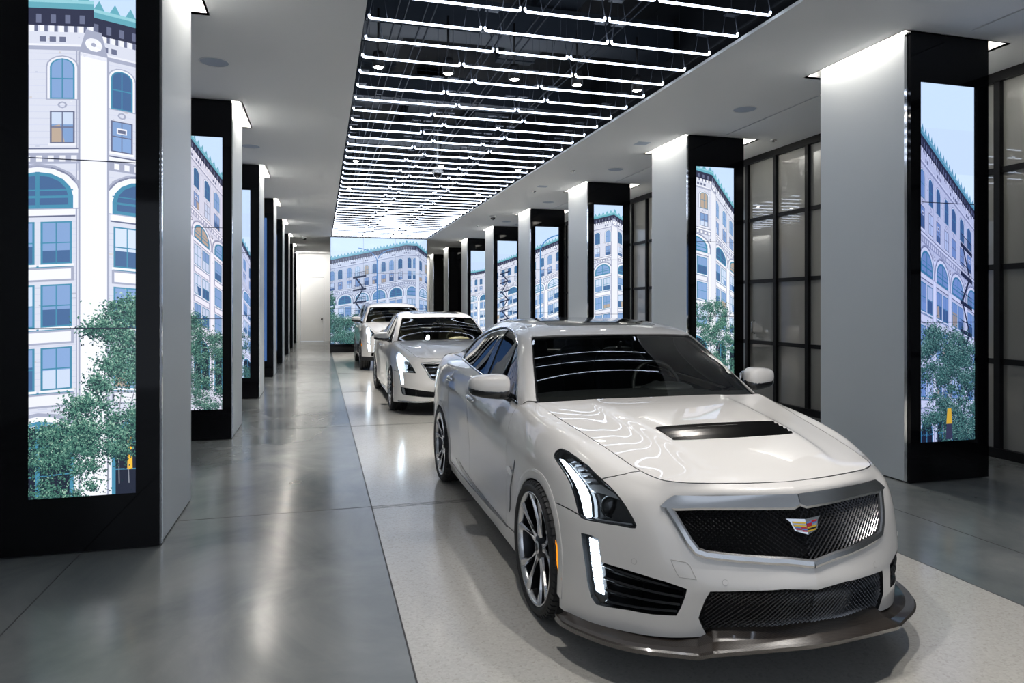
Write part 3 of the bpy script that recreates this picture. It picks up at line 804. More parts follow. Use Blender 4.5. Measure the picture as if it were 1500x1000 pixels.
def terr():
    m = M['terrazzo']; nt = m.node_tree; b = nt.nodes['Principled BSDF']; L = nt.links.new
    tc = nt.nodes.new('ShaderNodeTexCoord')
    v = nt.nodes.new('ShaderNodeTexVoronoi'); v.inputs['Scale'].default_value = 95
    r = nt.nodes.new('ShaderNodeValToRGB'); r.color_ramp.elements[0].position = .0; r.color_ramp.elements[1].position = .9
    r.color_ramp.elements[0].color = (.42,.405,.37,1); r.color_ramp.elements[1].color = (.52,.505,.47,1)
    e = r.color_ramp.elements.new(.12); e.color = (.47,.455,.42,1)
    sp = nt.nodes.new('ShaderNodeSeparateColor'); L(tc.outputs['Object'], v.inputs['Vector']); L(v.outputs['Color'], sp.inputs[0]); L(sp.outputs[0], r.inputs['Fac'])
    n = nt.nodes.new('ShaderNodeTexNoise'); n.inputs['Scale'].default_value = .8; n.inputs['Detail'].default_value = 4
    mr = nt.nodes.new('ShaderNodeMapRange'); mr.inputs['To Min'].default_value = .85; mr.inputs['To Max'].default_value = 1.12
    L(tc.outputs['Object'], n.inputs['Vector']); L(n.outputs['Fac'], mr.inputs['Value'])
    mx = nt.nodes.new('ShaderNodeMix'); mx.data_type = 'RGBA'; mx.blend_type = 'MULTIPLY'; mx.inputs[0].default_value = 1
    cb = nt.nodes.new('ShaderNodeCombineColor'); [L(mr.outputs[0], cb.inputs[i]) for i in range(3)]
    L(r.outputs['Color'], mx.inputs[6]); L(cb.outputs[0], mx.inputs[7]); L(mx.outputs[2], b.inputs['Base Color'])
terr()
M['concrete'] = mat('polished_grey_concrete', (.16,.17,.17), .2, 0, 0)
def conc():
    m = M['concrete']; nt = m.node_tree; b = nt.nodes['Principled BSDF']; L = nt.links.new
    tc = nt.nodes.new('ShaderNodeTexCoord'); mp = nt.nodes.new('ShaderNodeMapping'); mp.inputs['Scale'].default_value = (1, .8, 1)
    n = nt.nodes.new('ShaderNodeTexNoise'); n.inputs['Scale'].default_value = 1.1; n.inputs['Detail'].default_value = 7; n.inputs['Roughness'].default_value = .62; n.inputs['Distortion'].default_value = .6
    r = nt.nodes.new('ShaderNodeValToRGB'); r.color_ramp.elements[0].position = .3; r.color_ramp.elements[1].position = .72
    r.color_ramp.elements[0].color = (.115,.133,.138,1); r.color_ramp.elements[1].color = (.24,.25,.245,1)
    mr = nt.nodes.new('ShaderNodeMapRange'); mr.inputs['From Min'].default_value = .3; mr.inputs['From Max'].default_value = .7; mr.inputs['To Min'].default_value = .14; mr.inputs['To Max'].default_value = .24
    L(tc.outputs['Object'], mp.inputs[0]); L(mp.outputs[0], n.inputs['Vector']); L(n.outputs['Fac'], r.inputs['Fac']); L(r.outputs['Color'], b.inputs['Base Color'])
    L(n.outputs['Fac'], mr.inputs['Value']); L(mr.outputs[0], b.inputs['Roughness'])
    n2 = nt.nodes.new('ShaderNodeTexNoise'); n2.inputs['Scale'].default_value = 9; n2.inputs['Detail'].default_value = 2
    bp = nt.nodes.new('ShaderNodeBump'); bp.inputs['Strength'].default_value = .05; bp.inputs['Distance'].default_value = .01
    L(tc.outputs['Object'], n2.inputs['Vector']); L(n2.outputs['Fac'], bp.inputs['Height']); L(bp.outputs['Normal'], b.inputs['Normal'])
conc()
M['joint'] = mat('dark_floor_joint', (.05,.05,.052), .6)
def struct(o, label=None):
    o['kind'] = 'structure'
    if label: o['label'] = label
    return o
# ---- floors
SX0, SX1 = .40, 3.63
f = MB(); f.box(-4.2, SX0-.004, -5, 34.2, -.1, 0); struct(f.build('floor', M['concrete']), 'polished grey concrete floor of the left aisle')
f = MB(); f.box(SX1+.004, 9.2, -5, 34.2, -.1, 0); struct(f.build('floor', M['concrete']), 'polished grey concrete floor under the right columns')
f = MB(); f.box(SX0, SX1, -5, 34.2, -.1, .0015); struct(f.build('floor', M['terrazzo']), 'pale speckled terrazzo strip under the white cars')
f = MB()
for x in (SX0-.002, SX1+.002): f.box(x-.004, x+.004, -5, 34.2, -.02, .0022)
for y in (5.66, 9.6, 13.5, 17.4, 21.3): 
    for dy in (-.03, .0, .03): f.box(SX0, SX1, y+dy-.003, y+dy+.003, .001, .0022)
    f.box(-4.2, SX0, y+.03, y+.036, -.01, .0012); f.box(SX1, 9.2, y+.03, y+.036, -.01, .0012)
f.box(-1.507, -1.500, -5, 5.1, -.01, .0012)
f.box(4.4, 4.407, -5, 34, -.01, .0012)
struct(f.build('trim_1', M['joint']), 'thin dark joints cut in the floor')
# ---- ceiling with the long opening, column recesses and linear slots
holes = [OP]
recess = []
for k, y in enumerate(COLY):
    recess.append((XL-PW-.05, XL+.105, y, y+PD+.14)); recess.append((XR-.06, XR+PW+.25, y, y+PD+.17))
holes += recess
slots = [(5.665, 5.695, 1.2 if k == 0 else COLY[k-1]+PD+.17, COLY[k]) for k in range(8)]
slots = [(a, b, c, d-.15) for a, b, c, d in slots]
holes += slots
xs = sorted({-4.2, 9.2, *[h[0] for h in holes], *[h[1] for h in holes]}); ys = sorted({-5, 34.2, *[h[2] for h in holes], *[h[3] for h in holes]})
c = MB()
inh = lambda x, y: any(h[0] < x < h[1] and h[2] < y < h[3] for h in holes)
for i in range(len(xs)-1):
    j = 0
    while j < len(ys)-1:
        xm = (xs[i]+xs[i+1])/2
        if inh(xm, (ys[j]+ys[j+1])/2): j += 1; continue
        k = j
        while k+1 < len(ys)-1 and not inh(xm, (ys[k+1]+ys[k+2])/2): k += 1
        c.box(xs[i], xs[i+1], ys[j], ys[k+1], CZ, CZ+.015); j = k+1
struct(c.build('ceiling', M['ceil']), 'smooth white plaster ceiling around the dark opening')
# recess boxes above each column
for n_, (x0, x1, y0, y1) in enumerate(recess):
    r = MB(); h = .28
    r.box(x0-.02, x0, y0-.02, y1+.02, CZ, CZ+h); r.box(x1, x1+.02, y0-.02, y1+.02, CZ, CZ+h)
    r.box(x0, x1, y0-.02, y0, CZ, CZ+h); r.box(x0, x1, y1, y1+.02, CZ, CZ+h); r.box(x0-.02, x1+.02, y0-.02, y1+.02, CZ+h, CZ+h+.02)
    struct(r.build('ceiling_recess', M['ceil']))
r = MB()
for (x0, x1, y0, y1) in slots: r.box(x0-.005, x1+.005, y0, y1, CZ+.02, CZ+.03)
struct(r.build('trim_2', M['black_matte']), 'thin black linear air slots in the right ceiling')
# opening reveal and black void above
r = MB()
r.box(OP[0]-.02, OP[0], OP[2], OP[3], CZ+.015, CZ+.03); r.box(OP[1], OP[1]+.02, OP[2], OP[3], CZ+.015, CZ+.03)
struct(r.build('trim_3', M['ceil']), 'white edge of the dark ceiling opening')
r = MB(); x0, x1, y0, y1 = OP; z1 = 5.75
r.box(x0-.8, x0-.75, y0-.3, y1+.02, CZ+.1, z1); r.box(x1+.75, x1+.8, y0-.3, y1+.02, CZ+.1, z1); r.box(x0-.8, x1+.8, y0-.35, y0-.3, CZ+.02, z1)
r.box(x0-.8, x1+.8, y1+.02, y1+.07, CZ+.02, z1); r.box(x0-.8, x1+.8, y0-.35, y1+.07, z1, z1+.05)
r.box(x0-.8, x0-.02, y0-.3, y1, CZ+.12, CZ+.14); r.box(x1+.02, x1+.8, y0-.3, y1, CZ+.12, CZ+.14)
struct(r.build('ceiling', M['plenum']), 'black void above the hanging tube lights')
# ---- walls
r = MB(); r.box(-4.3, -4.2, -5, 34.2, 0, 4.4); struct(r.build('wall_left', M['wall']))
r = MB(); r.box(-4.3, 9.3, -5.1, -5, 3.7, 4.4); [r.box(x-.06, x+.06, -5.1, -5, 0, 3.7) for x in (-4.24, -1.5, 1.2, 3.9, 6.6, 9.24)]; struct(r.build('wall_front', M['wall']))  # unseen wall behind the camera, left open so world light fills the room
r = MB(); r.box(9.2, 9.3, -5, 34.2, 0, 4.4); struct(r.build('wall_right', mat('grey_back_wall', (.5,.5,.48), .7)))
r = MB(); r.box(-4.3, -.9, 34.2, 34.3, 0, 4.4); r.box(.18, 9.3, 34.2, 34.3, 0, 4.4); r.box(-.9, .18, 34.2, 34.3, 3.02, 4.4)
struct(r.build('wall_back', M['wall']), 'white end wall with a tall flush door')
# door
d = empty('door_1', (-.36, 34.2, 0)); struct(d, 'tall white flush door in the end wall')
r = MB(); r.box(-.525, .525, .0, .04, 0.008, 3.01); r.build('door_leaf', M['wall'], d)
r = MB(); r.box(-.54, -.53, -.004, .02, 0, 3.02); r.box(.53, .54, -.004, .02, 0, 3.02); r.box(-.54, .54, -.004, .02, 3.012, 3.022); r.build('door_gap', M['joint'], d)
r = MB(); r.ball((.44, -.05, 1.05), .045, .03, .045); r.tube([(.44, 0, 1.05), (.44, -.05, 1.05)], .018); r.build('door_handle', M['black_matte'], d)
# ---- steel framed glazed partition on the right
wx = 7.0; mull = [10.29 + .7525*k for k in range(-12, 32)]
p = empty('window_1', (wx, 0, 0)); struct(p, 'black steel framed frosted glass partition behind the right columns')
fr = MB(); 
for y in mull: fr.box(-.06, .04, y-.035, y+.035, 0, CZ)
for z in (.05, 1.024, 2.03, 3.06, CZ-.04): fr.box(-.035, .03, mull[0], mull[-1], z-.03 - (.02 if z < .1 else 0), z+.03)
fr.box(-.07, .05, mull[0], mull[-1], CZ-.10, CZ); fr.box(-.07, .05, mull[0], mull[-1], 0, .10)
fr.build('window_frame', M['black_frame'], p)
g = MB(); g.box(-.008, .008, mull[0], mull[-1], .02, CZ-.02); g.build('window_glass', M['frost'], p)
for y in (10.05,):
    h = MB(); h.tube([(-.06, y, 1.17), (-.12, y, 1.19), (-.12, y, 1.36), (-.06, y, 1.38)], .012, 8); h.build('door_handle', M['chrome'], p)
# ---- columns
def column(side, k, label, shape):
    y = COLY[k]; x0, x1 = (XL-PW-(.1 if k == 0 else 0), XL) if side == 'L' else (XR, XR+PW)
    o = empty('display_column', ((x0+x1)/2, y, 0)); tag(o, label, 'display column', 'display columns along the showroom')
    hx = (x1-x0)/2
    w = MB(); w.box(-hx, hx, .03, PD, .012, CZ+.25); w.build('white_panel', M['white_panel'], o)
    bk = MB()
    if shape:
        sx0, sx1, sz0, sz1 = shape
        sx0 -= (x0+x1)/2; sx1 -= (x0+x1)/2
        bk.box(-hx, sx0, -.005, .03, .012, CZ-.001); bk.box(sx1, hx, -.005, .03, .012, CZ-.001)
        bk.box(sx0, sx1, -.005, .03, .012, sz0); bk.box(sx0, sx1, -.005, .03, sz1, CZ-.001)
    else:
        bk.box(-hx, hx, -.005, .03, .012, CZ-.001)
    bk.build('black_glass_panel', M['black_glass'], o)
    t = MB(); s = 1 if side == 'L' else -1
    t.box(s*hx-.006, s*hx+.006, .03, .062, .012, CZ-.001); t.build('edge_trim', M['chrome'], o)
    b = MB(); b.box(-hx+.03, hx-.03, .03, PD-.03, 0, .02); b.build('plinth', M['black_matte'], o)
    l = MB()
    xin = (x1 + .055 if side == 'L' else x0 - .013) - (x0+x1)/2
    return o
# ================================================================ pictures shown on the screens (flat coloured shapes, emissive)
def screen_mat():
    m = bpy.data.materials.new('lit_video_screen'); m.use_nodes = True; nt = m.node_tree
    b = nt.nodes['Principled BSDF']; a = nt.nodes.new('ShaderNodeAttribute'); a.attribute_name = 'shade'
    b.inputs['Base Color'].default_value = (.01,.01,.01,1); b.inputs['Roughness'].default_value = .12
    nt.links.new(a.outputs['Color'], b.inputs['Emission Color']); b.inputs['Emission Strength'].default_value = SCREEN
    return m
SCREEN = .80
M['screen'] = screen_mat()
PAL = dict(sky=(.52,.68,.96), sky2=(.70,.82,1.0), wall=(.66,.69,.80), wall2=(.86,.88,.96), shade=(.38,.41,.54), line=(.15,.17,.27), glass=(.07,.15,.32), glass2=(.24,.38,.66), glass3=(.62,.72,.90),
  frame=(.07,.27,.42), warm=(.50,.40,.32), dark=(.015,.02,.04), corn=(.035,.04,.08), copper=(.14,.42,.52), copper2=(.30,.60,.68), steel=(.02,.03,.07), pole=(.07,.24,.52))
def clip(poly, w, h):
    for ax, lim, sg in ((0, 0, 1), (0, w, -1), (1, 0, 1), (1, h, -1)):
        out = []; n = len(poly)
        for i in range(n):
            a, b = poly[i], poly[(i+1) % n]; da, db = sg*(a[ax]-lim), sg*(b[ax]-lim)
            if da >= 0: out.append(a)
            if (da >= 0) != (db >= 0):
                t = da/(da-db); out.append((a[0]+(b[0]-a[0])*t, a[1]+(b[1]-a[1])*t))
        poly = out
        if len(poly) < 3: return []
    return poly
class Art:
    def __init__(s, w, h, tint=(1,1,1)): s.w, s.h = w, h; s.P = []; s.f = lambda a, b: (a, b); s.tint = tint; s.rnd = random.Random(int(w*1000+h*77))
    def put(s, pts, col, lay):
        q = clip([s.f(*p) for p in pts], s.w, s.h)
        if len(q) >= 3:
            c = PAL[col] if isinstance(col, str) else col
            j = .94+.12*s.rnd.random(); s.P.append((q, tuple(c[i]*j*s.tint[i] for i in range(3)), lay))
    def rect(s, a, b, c, d, col, lay): s.put([(a, c), (b, c), (b, d), (a, d)], col, lay)
    def archw(s, x, w, z0, z1, col, lay, n=8):
        r = w/2; zc = z1-r; s.put([(x-r, z0), (x+r, z0)] + [(x+r*math.cos(math.pi*k/n), zc+r*math.sin(math.pi*k/n)) for k in range(n+1)], col, lay)
    def arcband(s, x, r0, r1, zc, col, lay, n=10, a0=0, a1=math.pi):
        for k in range(n):
            t0, t1 = a0+(a1-a0)*k/n, a0+(a1-a0)*(k+1)/n
            s.put([(x+r0*math.cos(t0), zc+r0*math.sin(t0)), (x+r1*math.cos(t0), zc+r1*math.sin(t0)), (x+r1*math.cos(t1), zc+r1*math.sin(t1)), (x+r0*math.cos(t1), zc+r0*math.sin(t1))], col, lay)
    def line(s, pts, w, col, lay):
        for (x0, y0), (x1, y1) in zip(pts[:-1], pts[1:]):
            L = math.hypot(x1-x0, y1-y0) or 1; nx, ny = -(y1-y0)/L*w/2, (x1-x0)/L*w/2
            s.put([(x0+nx, y0+ny), (x1+nx, y1+ny), (x1-nx, y1-ny), (x0-nx, y0-ny)], col, lay)
    def build(s, parent, loc, name='picture', minpx=0):
        V = []; F = []; C = []
        for q, c, lay in s.P:
            b = len(V); V += [(x, -lay*.00022, y) for x, y in q]; F.append(tuple(range(b, b+len(q)))); C += [c]*len(q)
        o = mesh_obj(name, V, F, M['screen'], parent, loc=loc)
        at = o.data.color_attributes.new('shade', 'FLOAT_COLOR', 'CORNER')
        at.data.foreach_set('color', [x for c in C for x in (*c, 1.0)])
        return o
def window(a, x, w, z0, z1, lay, arched=False, dbl=False, teal=True, fine=True):
    r = a.rnd.random(); g = 'glass' if r < .5 else ('glass2' if r < .8 else ('glass3' if r < .93 else 'warm'))
    fr = 'frame' if teal else 'line'; e = w*.07
    if arched:
        a.archw(x, w*1.32, z0-.05, z1+w*.17, 'shade', lay); a.archw(x, w*1.2, z0, z1+w*.10, 'wall2', lay+1)
        a.archw(x, w, z0, z1, fr, lay+2); a.archw(x, w-2*e, z0+e, z1-e, g, lay+3)
        if dbl:
            zc = z1-w/2
            a.rect(x-w/2, x+w/2, zc-.07, zc+.05, fr, lay+4)
    else:
        a.rect(x-w/2-.06, x+w/2+.06, z0-.12, z0, 'wall2', lay+1)
        a.rect(x-w/2, x+w/2, z0, z1, fr, lay+2); a.rect(x-w/2+e, x+w/2-e, z0+e, z1-e, g, lay+3)
        h = z1-z0
        g2 = a.rnd.choice(['glass', 'glass2', 'glass3', 'warm', 'glass3'])
        q = z0+h*(.3+.3*a.rnd.random())
        a.rect(x-w/2+e, x+w/2-e, q, z1-e, 'glass3' if a.rnd.random() < .5 else 'glass2', lay+4)
        if a.rnd.random() < .25: a.put([(x-w/2+e, z0+e), (x+w*.1, z0+e), (x-w*.1, q), (x-w/2+e, q-.1)], g2, lay+5)
    a.rect(x-w/2, x+w/2, (z0+z1)/2-.03, (z0+z1)/2+.03, fr, lay+6)
    if dbl: a.rect(x-.07, x+.07, z0, z1, fr, lay+6)
    else: a.rect(x-.02, x+.02, z0, z1, fr, lay+6)
def facade(a, s0, s1, bays, lay=1, detail=True, corner=None):
    """one face of the building, z = 0 at the roof line, one unit about one metre"""
    a.rect(s0, s1, -40, -.9, 'wall', lay)
    # masonry courses
    z = -2.2; k = 0
    while z > -22:
        if detail: a.rect(s0, s1, z-.012, z+.012, (.60,.64,.80), lay+1)
        z -= .32
    for bx in bays:           # pilasters between the bays
        for sx in (-1.62, 1.62):
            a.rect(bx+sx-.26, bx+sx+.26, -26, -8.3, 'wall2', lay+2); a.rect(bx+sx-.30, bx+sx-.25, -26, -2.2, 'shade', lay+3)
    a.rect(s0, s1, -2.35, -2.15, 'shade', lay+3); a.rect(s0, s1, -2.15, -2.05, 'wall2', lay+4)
    x = s0
    while x < s1:
        a.rect(x, x+.16, -1.45, -1.1, 'wall2', lay+4); a.rect(x+.16, x+.28, -1.45, -1.1, 'line', lay+4); x += .34
        if int(x*10) % 3 == 0: a.rect(x, x+.22, -1.95, -1.68, 'line', lay+4)
    for q in range(int((s1-s0)*26) if detail else 0):
        xx = a.rnd.uniform(s0, s1); zz = a.rnd.uniform(-22, -1.6); ww = a.rnd.uniform(.05, .35); hh = a.rnd.uniform(.04, .10)
        a.rect(xx, xx+ww, zz, zz+hh, a.rnd.choice([(.50,.52,.62), (.80,.82,.90), (.62,.60,.62), (.56,.60,.74)]), lay+2)
    # main cornice
    a.rect(s0, s1, -1.15, -.2, 'corn', lay+5)
    x = s0
    while x < s1: a.rect(x, x+.18, -1.02, -.6, 'line', lay+6); x += .5
    a.rect(s0, s1, -.3, .0, 'copper', lay+7); a.rect(s0, s1, -.02, .16, 'copper2', lay+7)
    x = s0
    while x < s1: a.put([(x, .14), (x+.42, .14), (x+.21, .62)], 'copper', lay+7); x += .62
    # belt course
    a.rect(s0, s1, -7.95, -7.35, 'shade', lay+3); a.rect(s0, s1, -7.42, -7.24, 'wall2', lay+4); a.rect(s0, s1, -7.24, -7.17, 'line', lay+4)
    x = s0
    while x < s1: a.rect(x, x+.2, -7.85, -7.55, 'wall2', lay+4); x += .4
    for bx in bays:
        for d in (-.85, .85):
            window(a, bx+d, .86, -4.75, -2.75, lay+5, True); window(a, bx+d, .86, -6.95, -5.35, lay+5, teal=False)
            a.arcband(bx+d, .1, .17, -5.05, 'shade', lay+5, 8, 0, 2*math.pi)
        if a.rnd.random() < .4: a.rect(bx-1.05, bx-.65, -6.0, -5.7, 'wall2', lay+12); a.rect(bx-1.0, bx-.7, -5.95, -5.78, 'line', lay+13)
        window(a, bx, 2.45, -10.15, -8.35, lay+5, True, True)
        a.arcband(bx, 1.42, 1.52, -9.55, 'line', lay+5)
        a.arcband(bx+1.62, .12, .2, -8.45, 'line', lay+5, 8, 0, 2*math.pi); a.rect(bx-1.3, bx+1.3, -10.5, -10.2, 'wall2', lay+5); a.rect(bx-1.3, bx+1.3, -10.58, -10.5, 'line', lay+5)
        for zz in (-12.9, -16.0, -19.1):
            for d in (-.64, .64): window(a, bx+d, 1.08, zz, zz+2.1, lay+5, False, False)
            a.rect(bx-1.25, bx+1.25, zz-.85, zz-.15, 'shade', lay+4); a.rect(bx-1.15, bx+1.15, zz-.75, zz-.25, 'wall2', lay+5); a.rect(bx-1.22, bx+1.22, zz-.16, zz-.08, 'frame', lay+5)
        window(a, bx, 2.5, -26, -20.6, lay+5, True, True); a.archw(bx, 2.2, -26, -20.8, 'dark', lay+9)
    if corner is not None:
        a.rect(corner-.55, corner+.55, -30, -2.2, 'wall2', lay+14); a.rect(corner-.6, corner-.52, -30, -2.2, 'shade', lay+15); a.rect(corner+.52, corner+.6, -30, -2.2, 'shade', lay+15)
        a.put([(corner-.6, -2.4), (corner-.3, -1.0), (corner+.3, -1.0), (corner+.6, -2.4)], 'shade', lay+14); a.arcband(corner, .1, .34, -1.7, 'wall2', lay+15, 10, 0, 2*math.pi)
def tree(a, cx, cz, rx, rz, n, size, lay=34, dark=False, trunk=True):
    """in screen metres"""
    keep, a.f = a.f, (lambda p, q: (p, q))
    R_ = a.rnd
    if trunk:
        for dx in (-.03, .04, .1):
            a.line([(cx+dx*1.2*rx*3, cz-rz*1.3), (cx+dx*rx*3, cz-rz*.5), (cx+dx*4*rx*1.5, cz+rz*.2)], size*.55, (.25,.27,.32), lay-1)
    cl = [(cx+R_.uniform(-1, 1)*rx*.8, cz+R_.uniform(-1, .85)*rz, R_.uniform(.18, .42)*rx) for _ in range(38)]
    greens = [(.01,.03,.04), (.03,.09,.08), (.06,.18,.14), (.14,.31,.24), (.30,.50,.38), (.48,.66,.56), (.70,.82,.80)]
    n = int(n*2.4); size *= .64; cl += [(cx+R_.uniform(-.6, 1)*rx*.8, cz+R_.uniform(.2, 1)*rz, .3*rx) for _ in range(8)]
    for i in range(n):
        c = R_.choice(cl); t = R_.uniform(0, 2*math.pi); r = c[2]*(abs(R_.gauss(0, .62)))
        x, y = c[0]+r*math.cos(t), c[1]+r*math.sin(t)*.9
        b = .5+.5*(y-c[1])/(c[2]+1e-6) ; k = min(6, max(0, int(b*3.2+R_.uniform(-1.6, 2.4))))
        sz = size*R_.uniform(.5, 1.5)*(1.4 if i < n*.3 else 1); th = R_.uniform(0, math.pi)
        if i < n*.3: k = min(k, 2)
        pts = [(x+sz*math.cos(th+q)*(1 if j % 2 == 0 else .5), y+sz*math.sin(th+q)*(1 if j % 2 == 0 else .5)) for j, q in enumerate((0, math.pi/2, math.pi, 3*math.pi/2))]
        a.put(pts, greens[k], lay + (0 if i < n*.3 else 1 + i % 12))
    a.f = keep
def joins(a, cols, rows):
    keep, a.f = a.f, (lambda p, q: (p, q))
    for k in range(1, rows): a.rect(0, a.w, a.h*k/rows-.0035, a.h*k/rows+.0035, 'dark', 60)
    for k in range(1, cols): a.rect(a.w*k/cols-.003, a.w*k/cols+.003, 0, a.h, (.10,.14,.2), 60)
    a.f = keep
def face_map(w, h, x_at0, kx, zl, kl, zr, kr, x_a=None, x_b=None):
    """s -> x = x_at0 + kx*s ; heights interpolate from (zl,kl) at x_a to (zr,kr) at x_b"""
    xa = 0 if x_a is None else x_a; xb = w if x_b is None else x_b
    def f(s, t):
        x = x_at0 + kx*s; q = (x-xa)/(xb-xa)
        return x, (1-q)*(zl+kl*t) + q*(zr+kr*t)
    return f
def sky(a):
    tk, a.tint = a.tint, (1, 1, 1)
    keep, a.f = a.f, (lambda p, q: (p, q))
    n = 8
    for k in range(n):
        t = k/n; c = tuple(PAL['sky'][i]*t + PAL['sky2'][i]*(1-t) for i in range(3)); a.rect(0, a.w, a.h*k/n, a.h*(k+1)/n, c, 0)
    a.f = keep; a.tint = tk
def escape(a, s, z0, n, lay=24):
    for k in range(n):
        z = z0 - k*2.6
        a.rect(s-1.25, s+1.25, z-.28, z+.10, 'steel', lay); a.rect(s-1.1, s+1.1, z+.85, z+.93, 'steel', lay)
        for j in range(12): x = s-1.1+j*.2; a.rect(x, x+.05, z, z+.9, 'steel', lay)
        a.line([(s-.8+(k % 2)*1.5, z), (s+.7-(k % 2)*1.5, z-2.5)], .26, 'steel', lay+1)
def lamp(a, x, h, r, lay=30, col='pole', both=False):
    keep, a.f = a.f, (lambda p, q: (p, q))
    a.line([(x, 0), (x+.0, h-r)], .038, col, lay)
    for sg in ((1, -1) if both else (1,)):
        pts = [(x + sg*r*1.5*(1-math.cos(t)), h-r + r*math.sin(t)) for t in np.linspace(0, 1.45, 12)]
        a.line(pts, .030, col, lay)
    a.f = keep
SW, SZ0, SZ1 = .62, .37, 3.65; SH = SZ1-SZ0
def pic_L1(w, h):
    a = Art(w, h); sky(a)
    a.f = face_map(w, h, w*.60, .165, 3.19, .131, 3.23, .131); facade(a, -8, 0, [-1.95, -5.2])
    a.f = face_map(w, h, w*.60, .150, 3.23, .131, 3.12, .127); facade(a, 0, 6, [1.95], lay=1, corner=0)
    tree(a, w*.78, .72, .27, .50, 9000, .0105); tree(a, w*.25, .22, .28, .26, 4500, .010, trunk=False); tree(a, w*.93, 1.02, .14, .28, 2600, .010, trunk=False)
    keep = a.f; a.f = lambda p, q: (p, q)
    a.put([(w*.92, .16), (w*.97, .16), (w*.965, .38), (w*.925, .38)], (.95,.55,.05), 33); a.f = keep
    joins(a, 1, 3); return a
def pic_fall(w, h, zl, zr, kl, kr, kx, x0, n=2600, ty=.62, esc=None, corner=False, tint=(1,1,1)):
    a = Art(w, h, tint); sky(a)
    a.f = face_map(w, h, x0, kx, zl, kl, zr, kr)
    facade(a, -14, 14, [-11.4, -8.15, -4.9, -1.65, 1.6, 4.85, 8.1, 11.4])
    if esc is not None: escape(a, esc, -5.0, 6)
    tree(a, w*.35, ty, w*.5, .48, int(n*1.7), .012); tree(a, w*.75, ty*.7, w*.45, .46, int(n*1.4), .012, trunk=False)
    return a
def pic_R1(w, h):
    a = pic_fall(w, h, 2.86, 2.16, .128, .094, .055, w*.55, 4200, .62, 3.3, tint=(.60,.64,.86)); a.f = lambda p, q: (p, q)
    a.put([(w*.45, .02), (w*.58, .02), (w*.56, .2), (w*.47, .2)], (.05,.05,.09), 50); a.put([(w*.46, .16), (w*.57, .16), (w*.55, .30), (w*.48, .30)], (.95,.55,.05), 51)
    joins(a, 1, 3); return a
def pic_R2(w, h):
    a = Art(w, h); sky(a)
    a.f = face_map(w, h, w*.42, .155, 3.26, .118, 3.20, .118, 0, w*.42); facade(a, -6, 0, [-1.7])
    a.f = face_map(w, h, w*.42, .075, 3.20, .118, 2.72, .098, w*.42, w); facade(a, 0, 8, [1.9, 5.1], corner=.3)
    tree(a, w*.35, .72, w*.5, .62, 4500, .013); tree(a, w*.8, .55, w*.35, .5, 2600, .013, trunk=False)
    joins(a, 1, 3); return a
def pic_L2(w, h):
    a = pic_fall(w, h, 3.66, 2.80, .128, .100, .070, w*.45, 2400, .68, tint=(.95,.90,.93)); joins(a, 1, 3); return a
def pic_L3(w, h):
    a = pic_fall(w, h, 3.4, 2.15, .13, .09, .055, w*.5, 900, .55, tint=(.8,.82,.95)); joins(a, 1, 3); return a
def pic_R3(w, h):
    a = Art(w, h); sky(a)
    a.f = face_map(w, h, w*.72, .135, 3.02, .116, 3.13, .118, 0, w*.7); facade(a, -7, 0, [-1.9, -5.1])
    a.f = face_map(w, h, w*.72, .12, 3.13, .118, 3.02, .112, w*.7, w); facade(a, 0, 4, [1.8], corner=0)
    tree(a, w*.8, .3, w*.3, .3, 500, .014); joins(a, 1, 3); return a
def pic_R4(w, h):
    a = Art(w, h); sky(a); a.f = face_map(w, h, w*.5, .13, 2.72, .112, 2.98, .116); facade(a, -9, 9, [-5.1, -1.85, 1.4, 4.65])
    lamp(a, w*.22, 3.1, .45); tree(a, w*.4, .3, w*.4, .3, 400, .016); joins(a, 1, 3); return a
def pic_R5(w, h):
    a = Art(w, h); sky(a); a.f = face_map(w, h, w*.5, .125, 2.62, .110, 2.84, .112); facade(a, -9, 9, [-5.1, -1.85, 1.4, 4.65])
    escape(a, -.6, -3.6, 7); joins(a, 1, 3); return a
def pic_R6(w, h):
    a = Art(w, h); sky(a); a.f = face_map(w, h, w*.5, .12, 2.50, .106, 2.62, .108); facade(a, -9, 9, [-5.1, -1.85, 1.4, 4.65]); joins(a, 1, 3); return a
def pic_blank(w, h):
    a = Art(w, h); a.f = lambda p, q: (p, q)
    a.rect(0, w, 0, h, (.05,.12,.30), 1); return a
sL = lambda dx: (XL-.145-SW+dx, XL-.145+dx, SZ0, SZ1); sR = (XR+.115, XR+.115+SW, SZ0, SZ1)
